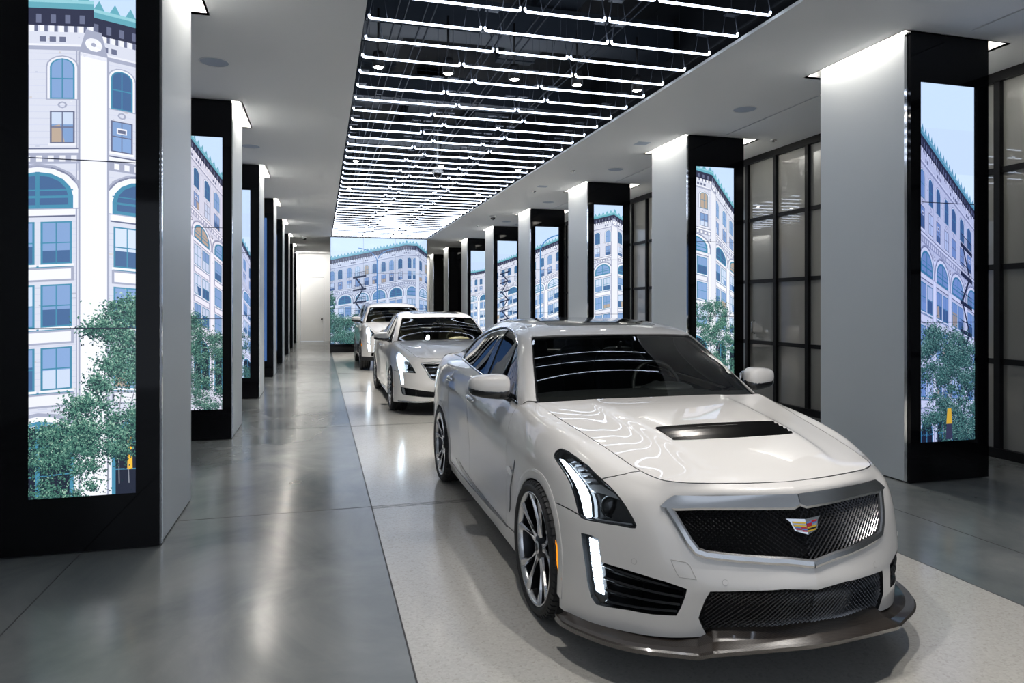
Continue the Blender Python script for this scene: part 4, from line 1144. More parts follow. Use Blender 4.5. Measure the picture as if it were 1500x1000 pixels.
COLS = [
 ('L', 0, 'nearest left black display column, its screen filled by a pale corner building and green tree', sL(0), pic_L1),
 ('L', 1, 'second left display column, half hidden, its screen showing sky above a falling roofline and tree', sL(.04), pic_L2),
 ('L', 2, 'third left display column, only a narrow slit of lit building screen visible', sL(0), pic_L3),
 ('L', 3, 'fourth left display column, a dark blue edge with a thin white lit line', sL(0), pic_blank),
 ('L', 4, 'fifth left display column, a thin dark sliver beyond the fourth', sL(0), pic_blank),
 ('L', 5, 'sixth left display column, a thin dark sliver beyond the fifth', None, None),
 ('L', 6, 'seventh left display column, a very thin sliver near the end wall', None, None),
 ('L', 7, 'farthest left display column, a hairline sliver beside the white end wall', None, None),
 ('R', 0, 'nearest right display column, broad white side and tall screen with steep diagonal roofline', sR, pic_R1),
 ('R', 1, 'second right display column, behind the front car, screen with corner building and tree', sR, pic_R2),
 ('R', 2, 'third right display column, above the front car roof, screen with building corner and cornice', sR, pic_R3),
 ('R', 3, 'fourth right display column, screen showing a curved blue street lamp before a building', sR, pic_R4),
 ('R', 4, 'fifth right display column, screen showing black fire escapes on a building', sR, pic_R5),
 ('R', 5, 'sixth right display column, smallest one whose screen shows a lit building', sR, pic_R6),
 ('R', 6, 'seventh right display column, white side and unlit black front', None, None),
 ('R', 7, 'farthest right display column, unlit black front beside the video wall', None, None)]
for side, k, lab, shp, fn in COLS:
    o = column(side, k, lab, shp)
    if fn:
        art = fn(shp[1]-shp[0], SH)
        s = art.build(o, (shp[0]-o.location.x, .002, SZ0), 'screen')
# ---- warm strips hidden in the recesses
for n_, (x0, x1, y0, y1) in enumerate(recess):
    k = n_//2; left = n_ % 2 == 0
    face = XL if left else XR
    def strip(xa, xb, ya, yb, z):
        s = MB(); s.box(xa, xb, ya, yb, z, z+.02); return s
    ld = bpy.data.lights.new('cove_light', 'AREA'); ld.shape = 'RECTANGLE'; ld.color = (1.0, .93, .84)
    if left: lx0, lx1 = XL+.02, XL+.10
    else: lx0, lx1 = XR-.055, XR-.008
    ld.size = lx1-lx0; ld.size_y = PD*.9; ld.energy = COVE
    lo = bpy.data.objects.new('cove_light', ld); COL.objects.link(lo); lo.location = ((lx0+lx1)/2, (y0+y1)/2-.06, CZ+.2)
    if not left:
        ld2 = ld.copy(); ld2.size = .15; ld2.energy = COVE*.4
        l2 = bpy.data.objects.new('cove_light', ld2); COL.objects.link(l2); l2.location = (XR+PW+.13, (y0+y1)/2, CZ+.2)
# ---- video wall at the end of the opening
vw = empty('video_wall', (2.06, 25.42, 0)); tag(vw, 'large video wall at the far end showing a whole pale city building', 'video wall')
b = MB(); b.box(-1.72, 1.72, .02, .45, 0, CZ); b.box(-1.72, 1.72, 0, .02, 0, .30); b.box(-1.72, -1.708, 0, .02, .3, CZ); b.box(1.708, 1.72, 0, .02, .3, CZ); b.build('cabinet', M['black_glass'], vw)
W_, H_ = 3.41, CZ-.02-.30
a = Art(W_, H_, (.72,.78,.88)); sky(a)
a.f = face_map(W_, H_, 2.65, .185, 3.02, .165, 3.62, .185, 0, 2.65); facade(a, -15, 0, [-1.95, -5.2, -8.45, -11.7, -14.9])
escape(a, -8.9, -4.9, 5)
a.f = face_map(W_, H_, 2.65, .185, 3.62, .185, 3.60, .185, 2.65, 3.05); facade(a, 0, 2.3, [])
window(a, .7, .75, -4.75, -2.75, 7, True); window(a, 1.75, .75, -4.75, -2.75, 7, True); window(a, .7, .75, -6.95, -5.35, 7); window(a, 1.75, .75, -6.95, -5.35, 7); window(a, 1.2, 2.0, -10.15, -8.35, 7, True, True)
for zz in (-12.9, -16): window(a, .7, .9, zz, zz+2.1, 7); window(a, 1.75, .9, zz, zz+2.1, 7)
a.f = face_map(W_, H_, 3.07, .12, 3.60, .185, 3.30, .165, 3.05, W_); facade(a, 0, 5, [1.8], lay=3, corner=0)
lamp(a, 1.62, 3.42, .5, both=True)
tree(a, .40, .45, .6, .50, 6000, .026); tree(a, .02, 1.35, .14, .5, 900, .026, trunk=False)
joins(a, 3, 3)
a.build(vw, (-1.705, .015, .30), 'screen')
# ---- tube lights
def tube_light(x0, x1, y, z):
    o = empty('tube_light', ((x0+x1)/2, y, z)); h = (x1-x0)/2
    g = MB(); n = 5
    r = .0112
    pts = [(-h+.003, 0, .032), (-h+.003, 0, .015), (-h+.009, 0, .004), (-h+.025, 0, 0), (h-.025, 0, 0), (h-.009, 0, .004), (h-.003, 0, .015), (h-.003, 0, .032)]
    g.tube(pts, r, 8); g.build('glass_tube', M['tube'], o)
    for s in (-1, 1):
        b = MB()
        cx = s*(h-.07); b.box(cx-.065, cx+.065, -.03, .03, .185, .195)
        b.tube([(s*(h-.003), 0, .03), (s*(h-.03), 0, .19)], .006, 5); b.tube([(s*(h-.16), 0, .012), (s*(h-.13), 0, .19)], .003, 4)
        b.tube([(cx, 0, .19), (cx, 0, .78)], .002, 4)
        b.build('hanger', M['bracket'], o)
    return o
# two templates per row layout, then plain copies
layouts = [[(.41, 1.41), (1.445, 2.655), (2.69, 3.75)], [(.41, 1.645), (1.68, 2.42), (2.455, 3.75)]]
proto = {}
TG = 'cold white tube lights hanging in the dark ceiling opening'; TL = 'thin glowing cold white glass tube light hanging crosswise in the dark ceiling opening'
for k in range(-9, 40):
    y = 6.18 + .4875*k
    for j, (a0, a1) in enumerate(layouts[k % 2]):
        key = (k % 2, j)
        if key not in proto:
            o = proto[key] = tube_light(a0, a1, y, CZ+.02)
        else:
            s = proto[key]; o = s.copy(); COL.objects.link(o); o.location = (s.location.x, y, CZ+.02)
            for ch in s.children: c_ = ch.copy(); COL.objects.link(c_); c_.parent = o
        tag(o, TL, 'tube light', TG)
# ---- spotlights
def spotlight(x, y, z=CZ+.02):
    o = empty('spotlight', (x, y, z))
    b = MB(); b.lathe([(0, .16), (.05, .16), (.062, .12), (.066, .0), (.055, -.004), (.052, .012)], 20); b.tube([(0, 0, .16), (0, 0, .62)], .012, 6); b.build('housing', M['black_matte'], o)
    l = MB(); l.lathe([(0, .006), (.052, .006)], 20); l.ball((0, 0, .004), .05, .05, .018, 14, 6); l.build('lens', M['spot_lens'], o)
    return o
first = spotlight(.59, 7.42)
tag(first, None, 'spotlight')
spots = [(x, 7.42) for x in (.59, 1.33, 2.07, 2.81, 3.55)] + [(x, 12.28) for x in (.59, 2.07, 3.50)] + [(x, 15.2) for x in (.59, 2.42, 3.40)] + [(2.07, 18.2)] + [(x, 22.1) for x in (.59, 2.07, 3.40)] + [(x, 2.48) for x in (.59, 2.07, 3.40)]
rowname = {7.42: ('round white spotlight in the nearest row of five below the tubes', 'nearest row of spotlights'), 12.28: ('small round white spotlight in the row beside the hanging dome camera', 'spotlights beside the dome camera'),
 15.2: ('small white spotlight beyond the hanging dome camera', 'spotlights beyond the dome camera'), 18.2: ('single small white spotlight far along the middle of the opening', None), 22.1: ('tiny white spotlight close to the video wall', 'spotlights near the video wall'), 2.48: ('round spotlight above the front car bonnet', 'spotlights above the front car')}
for i, (x, y) in enumerate(spots):
    if i == 0: o = first
    else:
        o = first.copy(); COL.objects.link(o); o.location = (x, y, CZ+.02)
        for ch in first.children: c_ = ch.copy(); COL.objects.link(c_); c_.parent = o
    lab, grp = rowname[y]; tag(o, lab, 'spotlight', grp)
    ld = bpy.data.lights.new('spot_beam', 'SPOT'); ld.energy = SPOT * (.8 if y < 3 else (.9 if y < 8 else 2.3)); ld.spot_size = R(70 if y > 3 else 95); ld.spot_blend = .8; ld.shadow_soft_size = .05; ld.color = (1.0, .955, .90)
    lo = bpy.data.objects.new('spot_beam', ld); COL.objects.link(lo); lo.location = (x, y, CZ-.03)
    if y > 3: lo.rotation_euler = (R(14), 0, 0)
# ---- dark rails, beams and ducts in the void
def rail(x, z, y0=-2, y1=25.3):
    r_ = MB()
    for dx in (-.045, .045): r_.tube([(x+dx, y0, z), (x+dx, y1, z)], .010, 6)
    y = y0+.3
    while y < y1: r_.box(x-.05, x+.05, y-.012, y+.012, z-.008, z+.008); y += 1.95
    return r_
for i, x in enumerate((.80, 1.08, 1.90, 2.23, 3.10)):
    tag(rail(x, 4.62).build('strut_rail', M['rail']), 'dark twin suspension rail running lengthwise above the tube lights', 'rail', 'suspension rails above the tube lights')
for i, y in enumerate([2.2, 5.4, 8.3, 11.2, 14.1, 17.0, 19.9, 22.8]):
    r_ = MB(); r_.box(-.38, 4.5, y, y+.30, 4.95, 5.35); r_.box(-.38, 4.5, y-.04, y+.34, 4.93, 4.955)
    tag(r_.build('steel_beam', M['plenum_grey']), 'dusky grey steel beam crossing high above the tube lights', 'beam', 'steel beams in the ceiling void')
for i, (x, y0, y1) in enumerate([(.9, 3.0, 7.8), (.85, 9.2, 13.5), (2.9, 5.8, 10.5), (1.9, 12.0, 16.4), (3.2, 13.2, 18), (1.0, 16.5, 22)]):
    r_ = MB(); r_.box(x-.28, x+.28, y0, y1, 5.40, 5.68)
    y = y0
    while y < y1: r_.box(x-.30, x+.30, y, y+.03, 5.38, 5.70); y += .9
    tag(r_.build('air_duct', M['plenum_grey']), 'rectangular grey air duct high in the black ceiling void', 'duct', 'air ducts in the ceiling void')
# ---- ceiling fittings
def fitting(u, v, kind, label, r=.14, grp=None):
    x, y, z = at_z(u, v, CZ)
    o = empty(kind, (x, y, z+.003)); tag(o, label, kind.replace('_', ' '), grp)
    if kind == 'ceiling_speaker':
        m = MB(); m.lathe([(r*1.08, 0), (r*1.07, -.006), (r*.98, -.007)], 40); m.build('rim', M['ceil'], o)
        m = MB(); m.lathe([(0, -.004), (r*.98, -.004)], 40); m.build('speaker_cloth', M['grille_white'], o)
    elif kind == 'dome_camera':
        m = MB(); m.lathe([(0, 0), (r, 0), (r, -.03), (r*.9, -.05), (r*.8, -.05)], 28); m.build('housing', M['wall'], o)
        m = MB(); m.ball((0, 0, -.05), r*.72, r*.72, r*.75, 20, 10); m.build('dome', M['black_gloss'], o)
    elif kind == 'sprinkler':
        m = MB(); m.lathe([(0, 0), (r, 0), (r*.95, -.01), (r*.5, -.012), (r*.4, -.03), (0, -.03)], 20); m.build('cap', M['satin'], o)
    else:
        m = MB(); m.box(-r, r, -r, r, -.004, 0); m.build('cover', M['grille_white'], o)
    return o
fitting(314, 91, 'ceiling_speaker', 'large round ceiling speaker left of the opening, nearest the camera')
fitting(367, 214, 'ceiling_speaker', 'round ceiling speaker beside the second left display column')
fitting(1091, 160, 'ceiling_speaker', 'round ceiling speaker between first and second right display columns')
fitting(902, 248, 'ceiling_speaker', 'round ceiling speaker between second and third right display columns')
fitting(803, 296, 'ceiling_speaker', 'round ceiling speaker between third and fourth right display columns')
fitting(742, 324.6, 'ceiling_speaker', 'tiny round ceiling speaker above the fifth right display column')
fitting(940.6, 210, 'access_panel', 'small pale square cover in the ceiling left of the second right column', .10)
fitting(795, 273, 'access_panel', 'small pale square cover in the ceiling left of the third right column', .10)
fitting(1133, 205, 'sprinkler', 'small round sprinkler cap right of the second right column', .05)
fitting(839, 250, 'sprinkler', 'small round sprinkler cap over the third right column', .05)
fitting(782, 280, 'sprinkler', 'small round sprinkler cap over the fourth right column', .05)
fitting(722, 316, 'dome_camera', 'small dome camera on the right ceiling above the fifth right column', .09)
fitting(446, 347, 'dome_camera', 'small dome camera on the ceiling before the white end wall', .09)
fitting(700, 331, 'sprinkler', 'tiny sprinkler cap above the sixth right column', .06)
x, y = 2.09, 12.76
o = empty('dome_camera', (x, y, CZ-.02)); tag(o, 'white dome camera on a drop rod hanging in the tube light opening', 'dome camera')
m = MB(); m.lathe([(0, .13), (.04, .13), (.10, .08), (.11, 0), (.085, -.01)], 28); m.tube([(0, 0, .13), (0, 0, .8)], .016, 8); m.build('housing', M['wall'], o)
m = MB(); m.ball((0, 0, -.01), .08, .08, .085, 20, 10); m.build('dome', M['black_gloss'], o)

ld = bpy.data.lights.new('end_wall_fill', 'AREA'); ld.shape = 'RECTANGLE'; ld.size = 1.4; ld.size_y = .2; ld.energy = 60; ld.color = (1,.97,.93)  # added fill light without a fitting, brightens the far end wall
lo = bpy.data.objects.new('end_wall_fill', ld); COL.objects.link(lo); lo.location = (-.4, 32.6, CZ-.02); lo.rotation_euler = (R(25), 0, 0)
# ================================================================ nearest car: sports sedan
hl1 = pxl(740, 640, 6.25, [(500,108),(470,126),(452,150),(446,178),(480,232),(520,292),(560,350),(600,430),(630,520),(650,600),(664,660),(680,715),(700,738),(760,760),(850,776),(1020,802),(1150,828),(1190,830),(1198,808),(1165,740),(1110,645),(1060,570),(1010,510),(950,445),(860,365),(760,265),(660,190),(570,128),(520,108)])
spec1 = dict(name='sports_sedan', cat='car', pos=(1.98, 3.48),
    label='large pearl white sports sedan in front with black mesh grille, vented hood and carbon splitter',
    wheelbase=2.90, Rt=.345, Rr=.288, arch=.378, wx=.79, chrome_handles=True, mirror=(.965, .74, 1.108),
    headlight=hl1,
    bumper_shut=[(849, 754), (835, 746), (820, 738.5), (808, 733), (796, 729)],
    inner_shut=[(880, 701.5), (888, 699.5), (900, 697.5), (915, 694.5), (928, 691)],
    dlo=[(676,529.6),(679,521),(684.4,512.8),(697,498),(712.4,487.2),(724,482),(734.8,479),(745,480),(752,485),(756.5,494),(758.6,510),(759,550),(759,592),(741,580),(709,554.5),(690,541)],
    openings=dict(
        grille=[('uv', 0, 4.10)] + [('uv', 0, 5.83)] + pxl(940, 600, 2.632, [(580,370),(500,371),(400,371),(300,371),(200,371),(98,372),(120,405),(150,455),(180,505),(212,545),(250,558),(350,570),(450,578),(550,583)]),
        low=[('uv', 0, -.3), ('uv', 0, 2.9)] + [(1150,863.6),(1100,866),(1060,867),(1040.7,867),(1034,878),(1028,893),(1024,905)] + [('uv', 2.0, -.3)],
        side=pxl(740, 620, 2.778, [(310,447),(343,455),(378,470),(384,520),(390,565),(470,590),(560,618),(650,645),(738,675),(728,710),(712,750),(695,780),(600,775),(500,757),(405,742),(372,735),(350,705),(335,640),(322,540)])),
    vent=[('uv', 0, 0), ('uv', 0, 0)])
# hood vent given directly in hood coordinates after inversion of its two left corners
_b = Surf([[p for p in c] for c in BODY], crease=True)
_h = Surf(hood_net(BODY)); _off = np.array([spec1['pos'][0], spec1['pos'][1], 0])
(_ua, _va), (_ub, _vb) = _h.inv([(960, 627), (986.7, 644)], proj, _off, None, facing=False)
_f = lambda P: np.stack([P[..., 0], P[..., 1]], -1)
spec1['vent'] = [('uv', 0, _vb-.12), ('uv', 0, _va-.12), ('uv', _ua*.75, _va-.06), ('uv', _ua, _va), ('uv', _ub, _vb), ('uv', _ub*.6, _vb-.08)]
c1 = make_car(spec1)
body, root, px = c1['body'], c1['root'], c1['px']
def obj_half(sh, name, mats, par=None):
    o = sh.build(name, mats, par or root); o2 = sh.mirrored().build(name, mats, par or root); return o, o2
# ---- grille
gp = [(0 if a < 0.02 else a, b) for a, b in c1['op']['grille']]
o = c1['one'](lattice(body, gp, 24, 13, .0027, -.013), 'grille_mesh', [M['mesh_wire']])
closedp = [p for p in gp]
top = gp[1:]; 
fr = frame(body, gp[1:] + [gp[0]], .034, .012, closed=False)
c1['one'](fr, 'grille_frame', [M['satin']])
# top chrome bar
tb = [(0, 5.80), (0, 6.22)] + px(body, [(1120,724.8),(1060,725.3),(1010,725.6),(988,725.4),(977,732),(967,741),(973,744),(985,741.5),(1060,741.6),(1120,741)], (0, 6))
c1['one'](panel(body, tb, du=.1, dv=.2, gap=0, depth=.014, off=.012), 'grille_bar', [M['satin'], M['satin']])
lp = [(0 if a < 0.02 else a, b) for a, b in c1['op']['low']]
c1['one'](lattice(body, lp, 22, 13, .0024, -.014), 'lower_grille_mesh', [M['mesh_wire']])
# ---- side intake: slats + LED column
side = c1['op']['side']
su = [p[0] for p in side]; sv = [p[1] for p in side]
led_px = pxl(740, 690, 4.167, [(492,392),(520,400),(562,418),(568,470),(578,545),(590,650),(600,740),(602,800),(585,800),(560,785),(535,740),(520,670),(505,560),(497,470)])
drl = px(body, pxl(740, 690, 4.167, [(465,378),(490,385),(570,425),(580,545),(592,650),(605,760),(605,820),(560,800),(520,745),(500,650),(485,540),(472,450)]), (3, 9))
oo = obj_half(panel(body, drl, du=.2, dv=.3, gap=0, depth=.02, off=-.028), 'fog_lamp', [M['black_matte'], M['black_matte']])
ins = px(body, pxl(740, 690, 4.167, [(492,392),(560,425),(575,560),(590,690),(598,790),(572,780),(540,735),(520,640),(504,530)]), (3, 9))
sh = Shell(); LED = Shell()
ins_a = np.array(ins)
Lc = [(500,402),(506,470),(513,540),(522,610),(533,680),(546,740)]; Rc = [(548,425),(556,480),(566,550),(575,620),(583,690),(592,765)]
La = px(body, pxl(740, 690, 4.167, Lc), (3, 9)); Ra = px(body, pxl(740, 690, 4.167, Rc), (3, 9))
def lerp(pl, t):
    q = t*(len(pl)-1); i = min(int(q), len(pl)-2); f = q-i
    return (pl[i][0]*(1-f)+pl[i+1][0]*f, pl[i][1]*(1-f)+pl[i+1][1]*f)
for k in range(11):
    for (fa_, fb_) in ((0, .46), (.54, 1)):
        q = []
        for t, f in ((k/11+.008, fa_), (k/11+.008, fb_), ((k+.85)/11, fb_), ((k+.85)/11, fa_)):
            a, b = lerp(La, min(t, 1)), lerp(Ra, min(t, 1)); q.append((a[0]*(1-f)+b[0]*f, a[1]*(1-f)+b[1]*f))
        panel(body, q, du=.5, dv=.5, gap=0, depth=.006, off=-.014, shell=LED)
for o_, sh_ in zip(oo, (LED, LED.mirrored())): sh_.build('led_strip', [M['led'], M['led']], o_)
for o_, s_ in zip(oo, (1, -1)):
    g = panel(body, drl, du=.2, dv=.3, gap=0, depth=0, off=-.002)
    (g if s_ == 1 else g.mirrored()).build('lamp_lens', [M['lens']], o_)
sl = Shell()
in0 = px(body, pxl(740, 620, 2.778, [(392,570),(738,677),(728,712),(695,778),(405,742)]), (1.5, 8))
for t in (.06, .36, .66, .93):
    a = np.array(in0[0])*(1-t)+np.array(in0[4])*t; b = np.array(in0[1])*(1-t)+np.array(in0[3])*t
    U = np.linspace(a[0], b[0], 14); V_ = np.linspace(a[1], b[1], 14)
    P = body.ev(U, V_); N = body.nrm(U, V_); up = np.array([0, 0, .006])
    VV = list(P-N*.010-up) + list(P-N*.004+up*0) + list(P-N*.010+up*1.2) + list(P-N*.05+up*2.5); FF = []
    for r in range(3): FF += [(r*14+i, r*14+i+1, r*14+i+15, r*14+i+14) for i in range(13)]
    sl.flat(VV, FF)
for t in (.48,):
    a = np.array(in0[0])*(1-t)+np.array(in0[1])*t; b = np.array(in0[4])*(1-t)+np.array(in0[3])*t
    U = np.linspace(a[0], b[0], 8); V_ = np.linspace(a[1], b[1], 8); P = body.ev(U, V_); N = body.nrm(U, V_); w = np.array([.004, 0, 0])
    VV = list(P-N*.02-w) + list(P-N*.012) + list(P-N*.02+w); sl.flat(VV, [(r*8+i, r*8+i+1, r*8+i+9, r*8+i+8) for r in range(2) for i in range(7)])
c1['both'](sl, 'intake_louvre', [M['black_gloss']])
# ---- headlight
hl = c1['hl']
hs = obj_half(panel(body, hl, du=.15, dv=.2, gap=0, depth=0, off=-.045), 'headlight', [M['black_gloss']])
lens = panel(body, hl, du=.1, dv=.14, gap=.001, depth=0, off=-.001)
for o_, sh_ in zip(hs, (lens, lens.mirrored())): sh_.build('lamp_lens', [M['lens']], o_)
z4 = lambda pts: px(body, pxl(740, 640, 6.25, pts), (2.5, 10))
ledp = z4([(480,190),(515,196),(560,240),(600,285),(650,345),(700,410),(730,465),(752,520),(764,570),(771,620),(773,680),(775,728),(740,738),(705,715),(697,665),(686,610),(668,540),(645,470),(615,405),(580,345),(535,275)])
led = panel(body, ledp, du=.12, dv=.16, gap=0, depth=.02, off=-.014)
for o_, sh_ in zip(hs, (led, led.mirrored())): sh_.build('led_strip', [M['led'], M['chrome']], o_)
bz = frame(body, hl, .010, .004, base=-.004)
for o_, sh_ in zip(hs, (bz, bz.mirrored())): sh_.build('lamp_seal', [M['black_gloss']], o_)
# chrome ribs between LED blade and upper edge
ch = Shell()
for k, (a, b) in enumerate([((540,190),(600,180)),((575,225),(655,215)),((605,265),(700,260)),((645,320),(750,310)),((690,375),(800,365)),((735,430),(860,420)),((760,480),(920,470))]):
    A = z4([a, b, (b[0]+22, b[1]+24), (a[0]+16, a[1]+18)])
    panel(body, A, du=.3, dv=.3, gap=0, depth=.02, off=-.016 - .001*k, shell=ch)
A = z4([(740,440),(800,425),(880,440),(960,490),(1040,545),(1060,575),(1000,555),(900,520),(800,490)])
panel(body, A, du=.2, dv=.3, gap=0, depth=.02, off=-.012, shell=ch)
A = z4([(790,735),(1140,792),(1150,806),(1130,808),(800,752)])
panel(body, A, du=.2, dv=.3, gap=0, depth=.012, off=-.02, shell=ch)
for o_, sh_ in zip(hs, (ch, ch.mirrored())): sh_.build('reflector', [M['satin'], M['chrome']], o_)
pc = z4([(925, 625)])[0]; P = body.ev(*pc); N = body.nrm(*pc)
fwd = np.array([-.35, -.93, .12]); fwd /= np.linalg.norm(fwd)
ax = np.cross(fwd, [0, 0, 1]); ax /= np.linalg.norm(ax); ay = np.cross(ax, fwd)
def ring(prof, n=28):
    VV = []; FF = []; m = len(prof)
    for k in range(n):
        t = 2*math.pi*k/n
        for r, h in prof: VV.append(P - N*.040 + (ax*math.cos(t)+ay*math.sin(t))*r + fwd*h)
    for k in range(n):
        for j in range(m-1): FF.append((k*m+j, ((k+1) % n)*m+j, ((k+1) % n)*m+j+1, k*m+j+1))
    s = Shell(); s.flat(VV, FF); return s
pr_ = ring([(.050, -.005), (.050, .010), (.0475, .012), (.045, .010), (.044, -.005)])
ln = ring([(.042, .0), (.036, .005), (.024, .009), (.012, .011), (.0005, .0115)])
for o_, f in zip(hs, (lambda s: s, lambda s: s.mirrored())):
    f(pr_).build('projector_ring', [M['chrome']], o_); f(ln).build('projector_lens', [M['black_gloss']], o_)
# ---- amber marker, parking sensors, tow cover, side vent and badge
am = px(body, [(812.7,789),(815.5,791),(820,806),(822,828),(823.5,848.6),(819,838),(814,815)], (5, 9))
obj_half(panel(body, am, du=.2, dv=.3, gap=0, depth=.008, off=.004), 'side_marker', [M['amber'], M['under']])
for q in px(body, [(929, 822), (1062.5, 853)], (0, 8)) + px(body, [(801, 779)], (5, 9)):
    ss = Shell(); C_ = body.ev(*q); n_ = body.nrm(*q); e = body.ev(q[0]+.02, q[1])-C_; e /= np.linalg.norm(e); f = np.cross(n_, e)
    n = 24; d = [e*math.cos(2*math.pi*k/n)+f*math.sin(2*math.pi*k/n) for k in range(n)]
    V = [C_ + d[k]*.0125 + n_*.0006 for k in range(n)] + [C_ + d[k]*.0108 + n_*.0006 for k in range(n)] + [C_ + d[k]*.0108 + n_*.0016 for k in range(n)]
    F = [(k, (k+1) % n, (k+1) % n+n, k+n) for k in range(n)]; G = [(k+n, (k+1) % n+n, (k+1) % n+2*n, k+2*n) for k in range(n)] + [tuple(range(2*n, 3*n))]
    NF = [[n_]*4 for _ in F]; ss.put(V, F + G, NF + [[n_]*len(g) for g in G]); ss.M = [1]*len(F) + [0]*len(G)
    obj_half(ss, 'parking_sensor', [M['paint'], M['paint_edge']])
tc = px(body, pxl(940, 600, 2.632, [(112,578),(170,588),(185,600),(212,655),(145,645),(130,620)]), (0, 8))
o = frame(body, tc, .003, .0008).build('tow_cover', [M['paint_edge']], root)
sv_ = px(body, pxl(620, 570, 5, [(672,515),(668,570),(655,640),(642,720),(640,800),(638,880),(632,900),(636,800),(636,720),(648,640),(660,570)]), (8.2, 12))
obj_half(panel(body, sv_, du=.2, dv=.3, gap=0, depth=.01, off=.003), 'fender_vent', [M['black_gloss'], M['black_gloss']])
bd = px(body, pxl(620, 570, 5, [(622,560),(640,562),(655,590),(655,620),(642,625),(626,590)]), (8.2, 12.5))
obj_half(panel(body, bd, du=.2, dv=.3, gap=0, depth=.008, off=.01), 'fender_badge', [M['chrome'], M['chrome']])
sk = px(body, pxl(620, 570, 5, [(238,500),(262,520),(300,590),(380,700),(460,800),(545,905),(590,960),(640,1020),(620,1015),(570,955),(510,890),(430,790),(350,690),(280,590)]), (10.5, 16))
obj_half(panel(body, sk, du=.2, dv=.3, gap=0, depth=.006, off=.003), 'skirt_insert', [M['black_gloss'], M['black_gloss']])
# ---- splitter of woven carbon
sp_pts = [(0,-1.085,.232),(.24,-1.055,.226),(.455,-1.005,.212),(.50,-.965,.188),(.56,-.93,.186),(.70,-.845,.183),(.80,-.745,.180),(.875,-.62,.176),(.92,-.50,.170),(.925,-.41,.165)]
in_pts = [(0,-.99,.290),(.24,-.96,.285),(.40,-.90,.272),(.455,-.87,.232),(.53,-.83,.212),(.66,-.745,.202),(.76,-.645,.198),(.835,-.53,.194),(.87,-.45,.19),(.875,-.41,.185)]
def resam(pts, n=8):
    P = [np.array(q, float) for q in pts]; out = []
    for i in range(len(P)-1):
        a, b, c, d = P[max(i-1, 0)], P[i], P[i+1], P[min(i+2, len(P)-1)]
        if i == 0: a = c*np.array([-1, 1, 1])
        if i == 1: d = c*2-b
        if i in (2, 3): a = b*2-c; d = c*2-b
        if i == 4: a = b*2-c
        for j in range(n): out.append(tuple(_cr(a, b, c, d, j/n)))
    out.append(tuple(P[-1])); return out
sp_pts = resam(sp_pts); in_pts = resam(in_pts); NS = len(sp_pts)
s_ = Shell()
o_ = [np.array((-a, y, z)) for a, y, z in sp_pts]; i_ = [np.array((-a, y, z)) for a, y, z in in_pts]
VV = []
for p, q in zip(o_, i_):
    VV += [q, p*.55+q*.45+np.array([0,0,-.004]), p+np.array([0,.01,.006]), p, p+np.array([0,.012,-.022]), q+np.array([0,0,-.045])]
s_.grid(VV, NS, 6); s_.flat([VV[(NS-1)*6+k] for k in range(6)], [tuple(range(6))])
c1['one'](s_, 'front_splitter', [M['carbon']])
# ---- crest on the grille
cr = empty('crest', (0, 0, 0)); cr.parent = root
def crest(parent, y, z, k, tilt=.32):
    o = bpy.data.objects
    def T(x, h, d): return (x*k*1.42, y + abs(x)*.18*k + h*k*.30 - d*k, z + h*k*.84)
    def poly(pts, d, name, m):
        mb = MB(); n = len(pts)
        vs = [T(a, b, d) for a, b in pts] + [T(a, b, d-.02) for a, b in pts]
        mb.add(vs, [tuple(range(n))] + [(i, i+n, (i+1) % n+n, (i+1) % n) for i in range(n)], False)
        return mb
    shield = [(-.62,.36),(0,.32),(.62,.36),(.52,.22),(.40,-.22),(.0,-.42),(-.40,-.22),(-.52,.22)]
    mb = MB(); mb.cur = 0
    def put(pts, d, c):
        n = len(pts); mb.cur = c
        # split at the centre line so the badge keeps its ridge
        mb.add([T(a, b, d) for a, b in pts] + [T(a, b, d-.04) for a, b in pts], [tuple(range(n))] + [(i, i+n, (i+1) % n+n, (i+1) % n) for i in range(n)], False)
    put([(-.62,.36),(0,.30),(0,-.42),(-.40,-.22),(-.50,.20)], .05, 0); put([(0,.30),(.62,.36),(.50,.20),(.40,-.22),(0,-.42)], .05, 0)
    def inner_x(h): return .43 if h > .1 else .43 - (.1-h)*.33
    rows = [(.22,.155),(.145,.08),(.07,.005),(-.005,-.07),(-.08,-.145),(-.155,-.22)]
    L = [1, 4, 1, 3, 2, 4]; Lb = [1, 4, 1, 2, 3, 2]
    Rr_ = [2, 3, 4, 1, 5, 1]; Rb = [3, 2, 2, 1, 5, 1]
    for i, (h1, h0) in enumerate(rows):
        x1, x0 = inner_x(h1), inner_x(h0); drop = .03
        for sg, A, B in ((-1, L, Lb), (1, Rr_, Rb)):
            for q0, q1, c in ((.03, .5, B[i]), (.5, 1, A[i])):
                xs = [sg*x1*q0, sg*x1*q1, sg*x0*q1, sg*x0*q0]
                f = lambda x: -.16*(1-abs(x)/.43) if False else -.07*(1-abs(x)/.45)
                put([(xs[0], h1+f(xs[0])), (xs[1], h1+f(xs[1])), (xs[2], h0+f(xs[2])), (xs[3], h0+f(xs[3]))][::(1 if sg > 0 else -1)], .075, c)
    mb.build('shield', [M['chrome'], M['crest_gold'], M['crest_red'], M['crest_blue'], M['crest_grey'], M['under']], parent)
uvc = px(body, [(1171.5, 768)], (0, 1))[0]; Pc = body.ev(0.0, uvc[1])
crest(cr, Pc[1]-.012, Pc[2], .098)
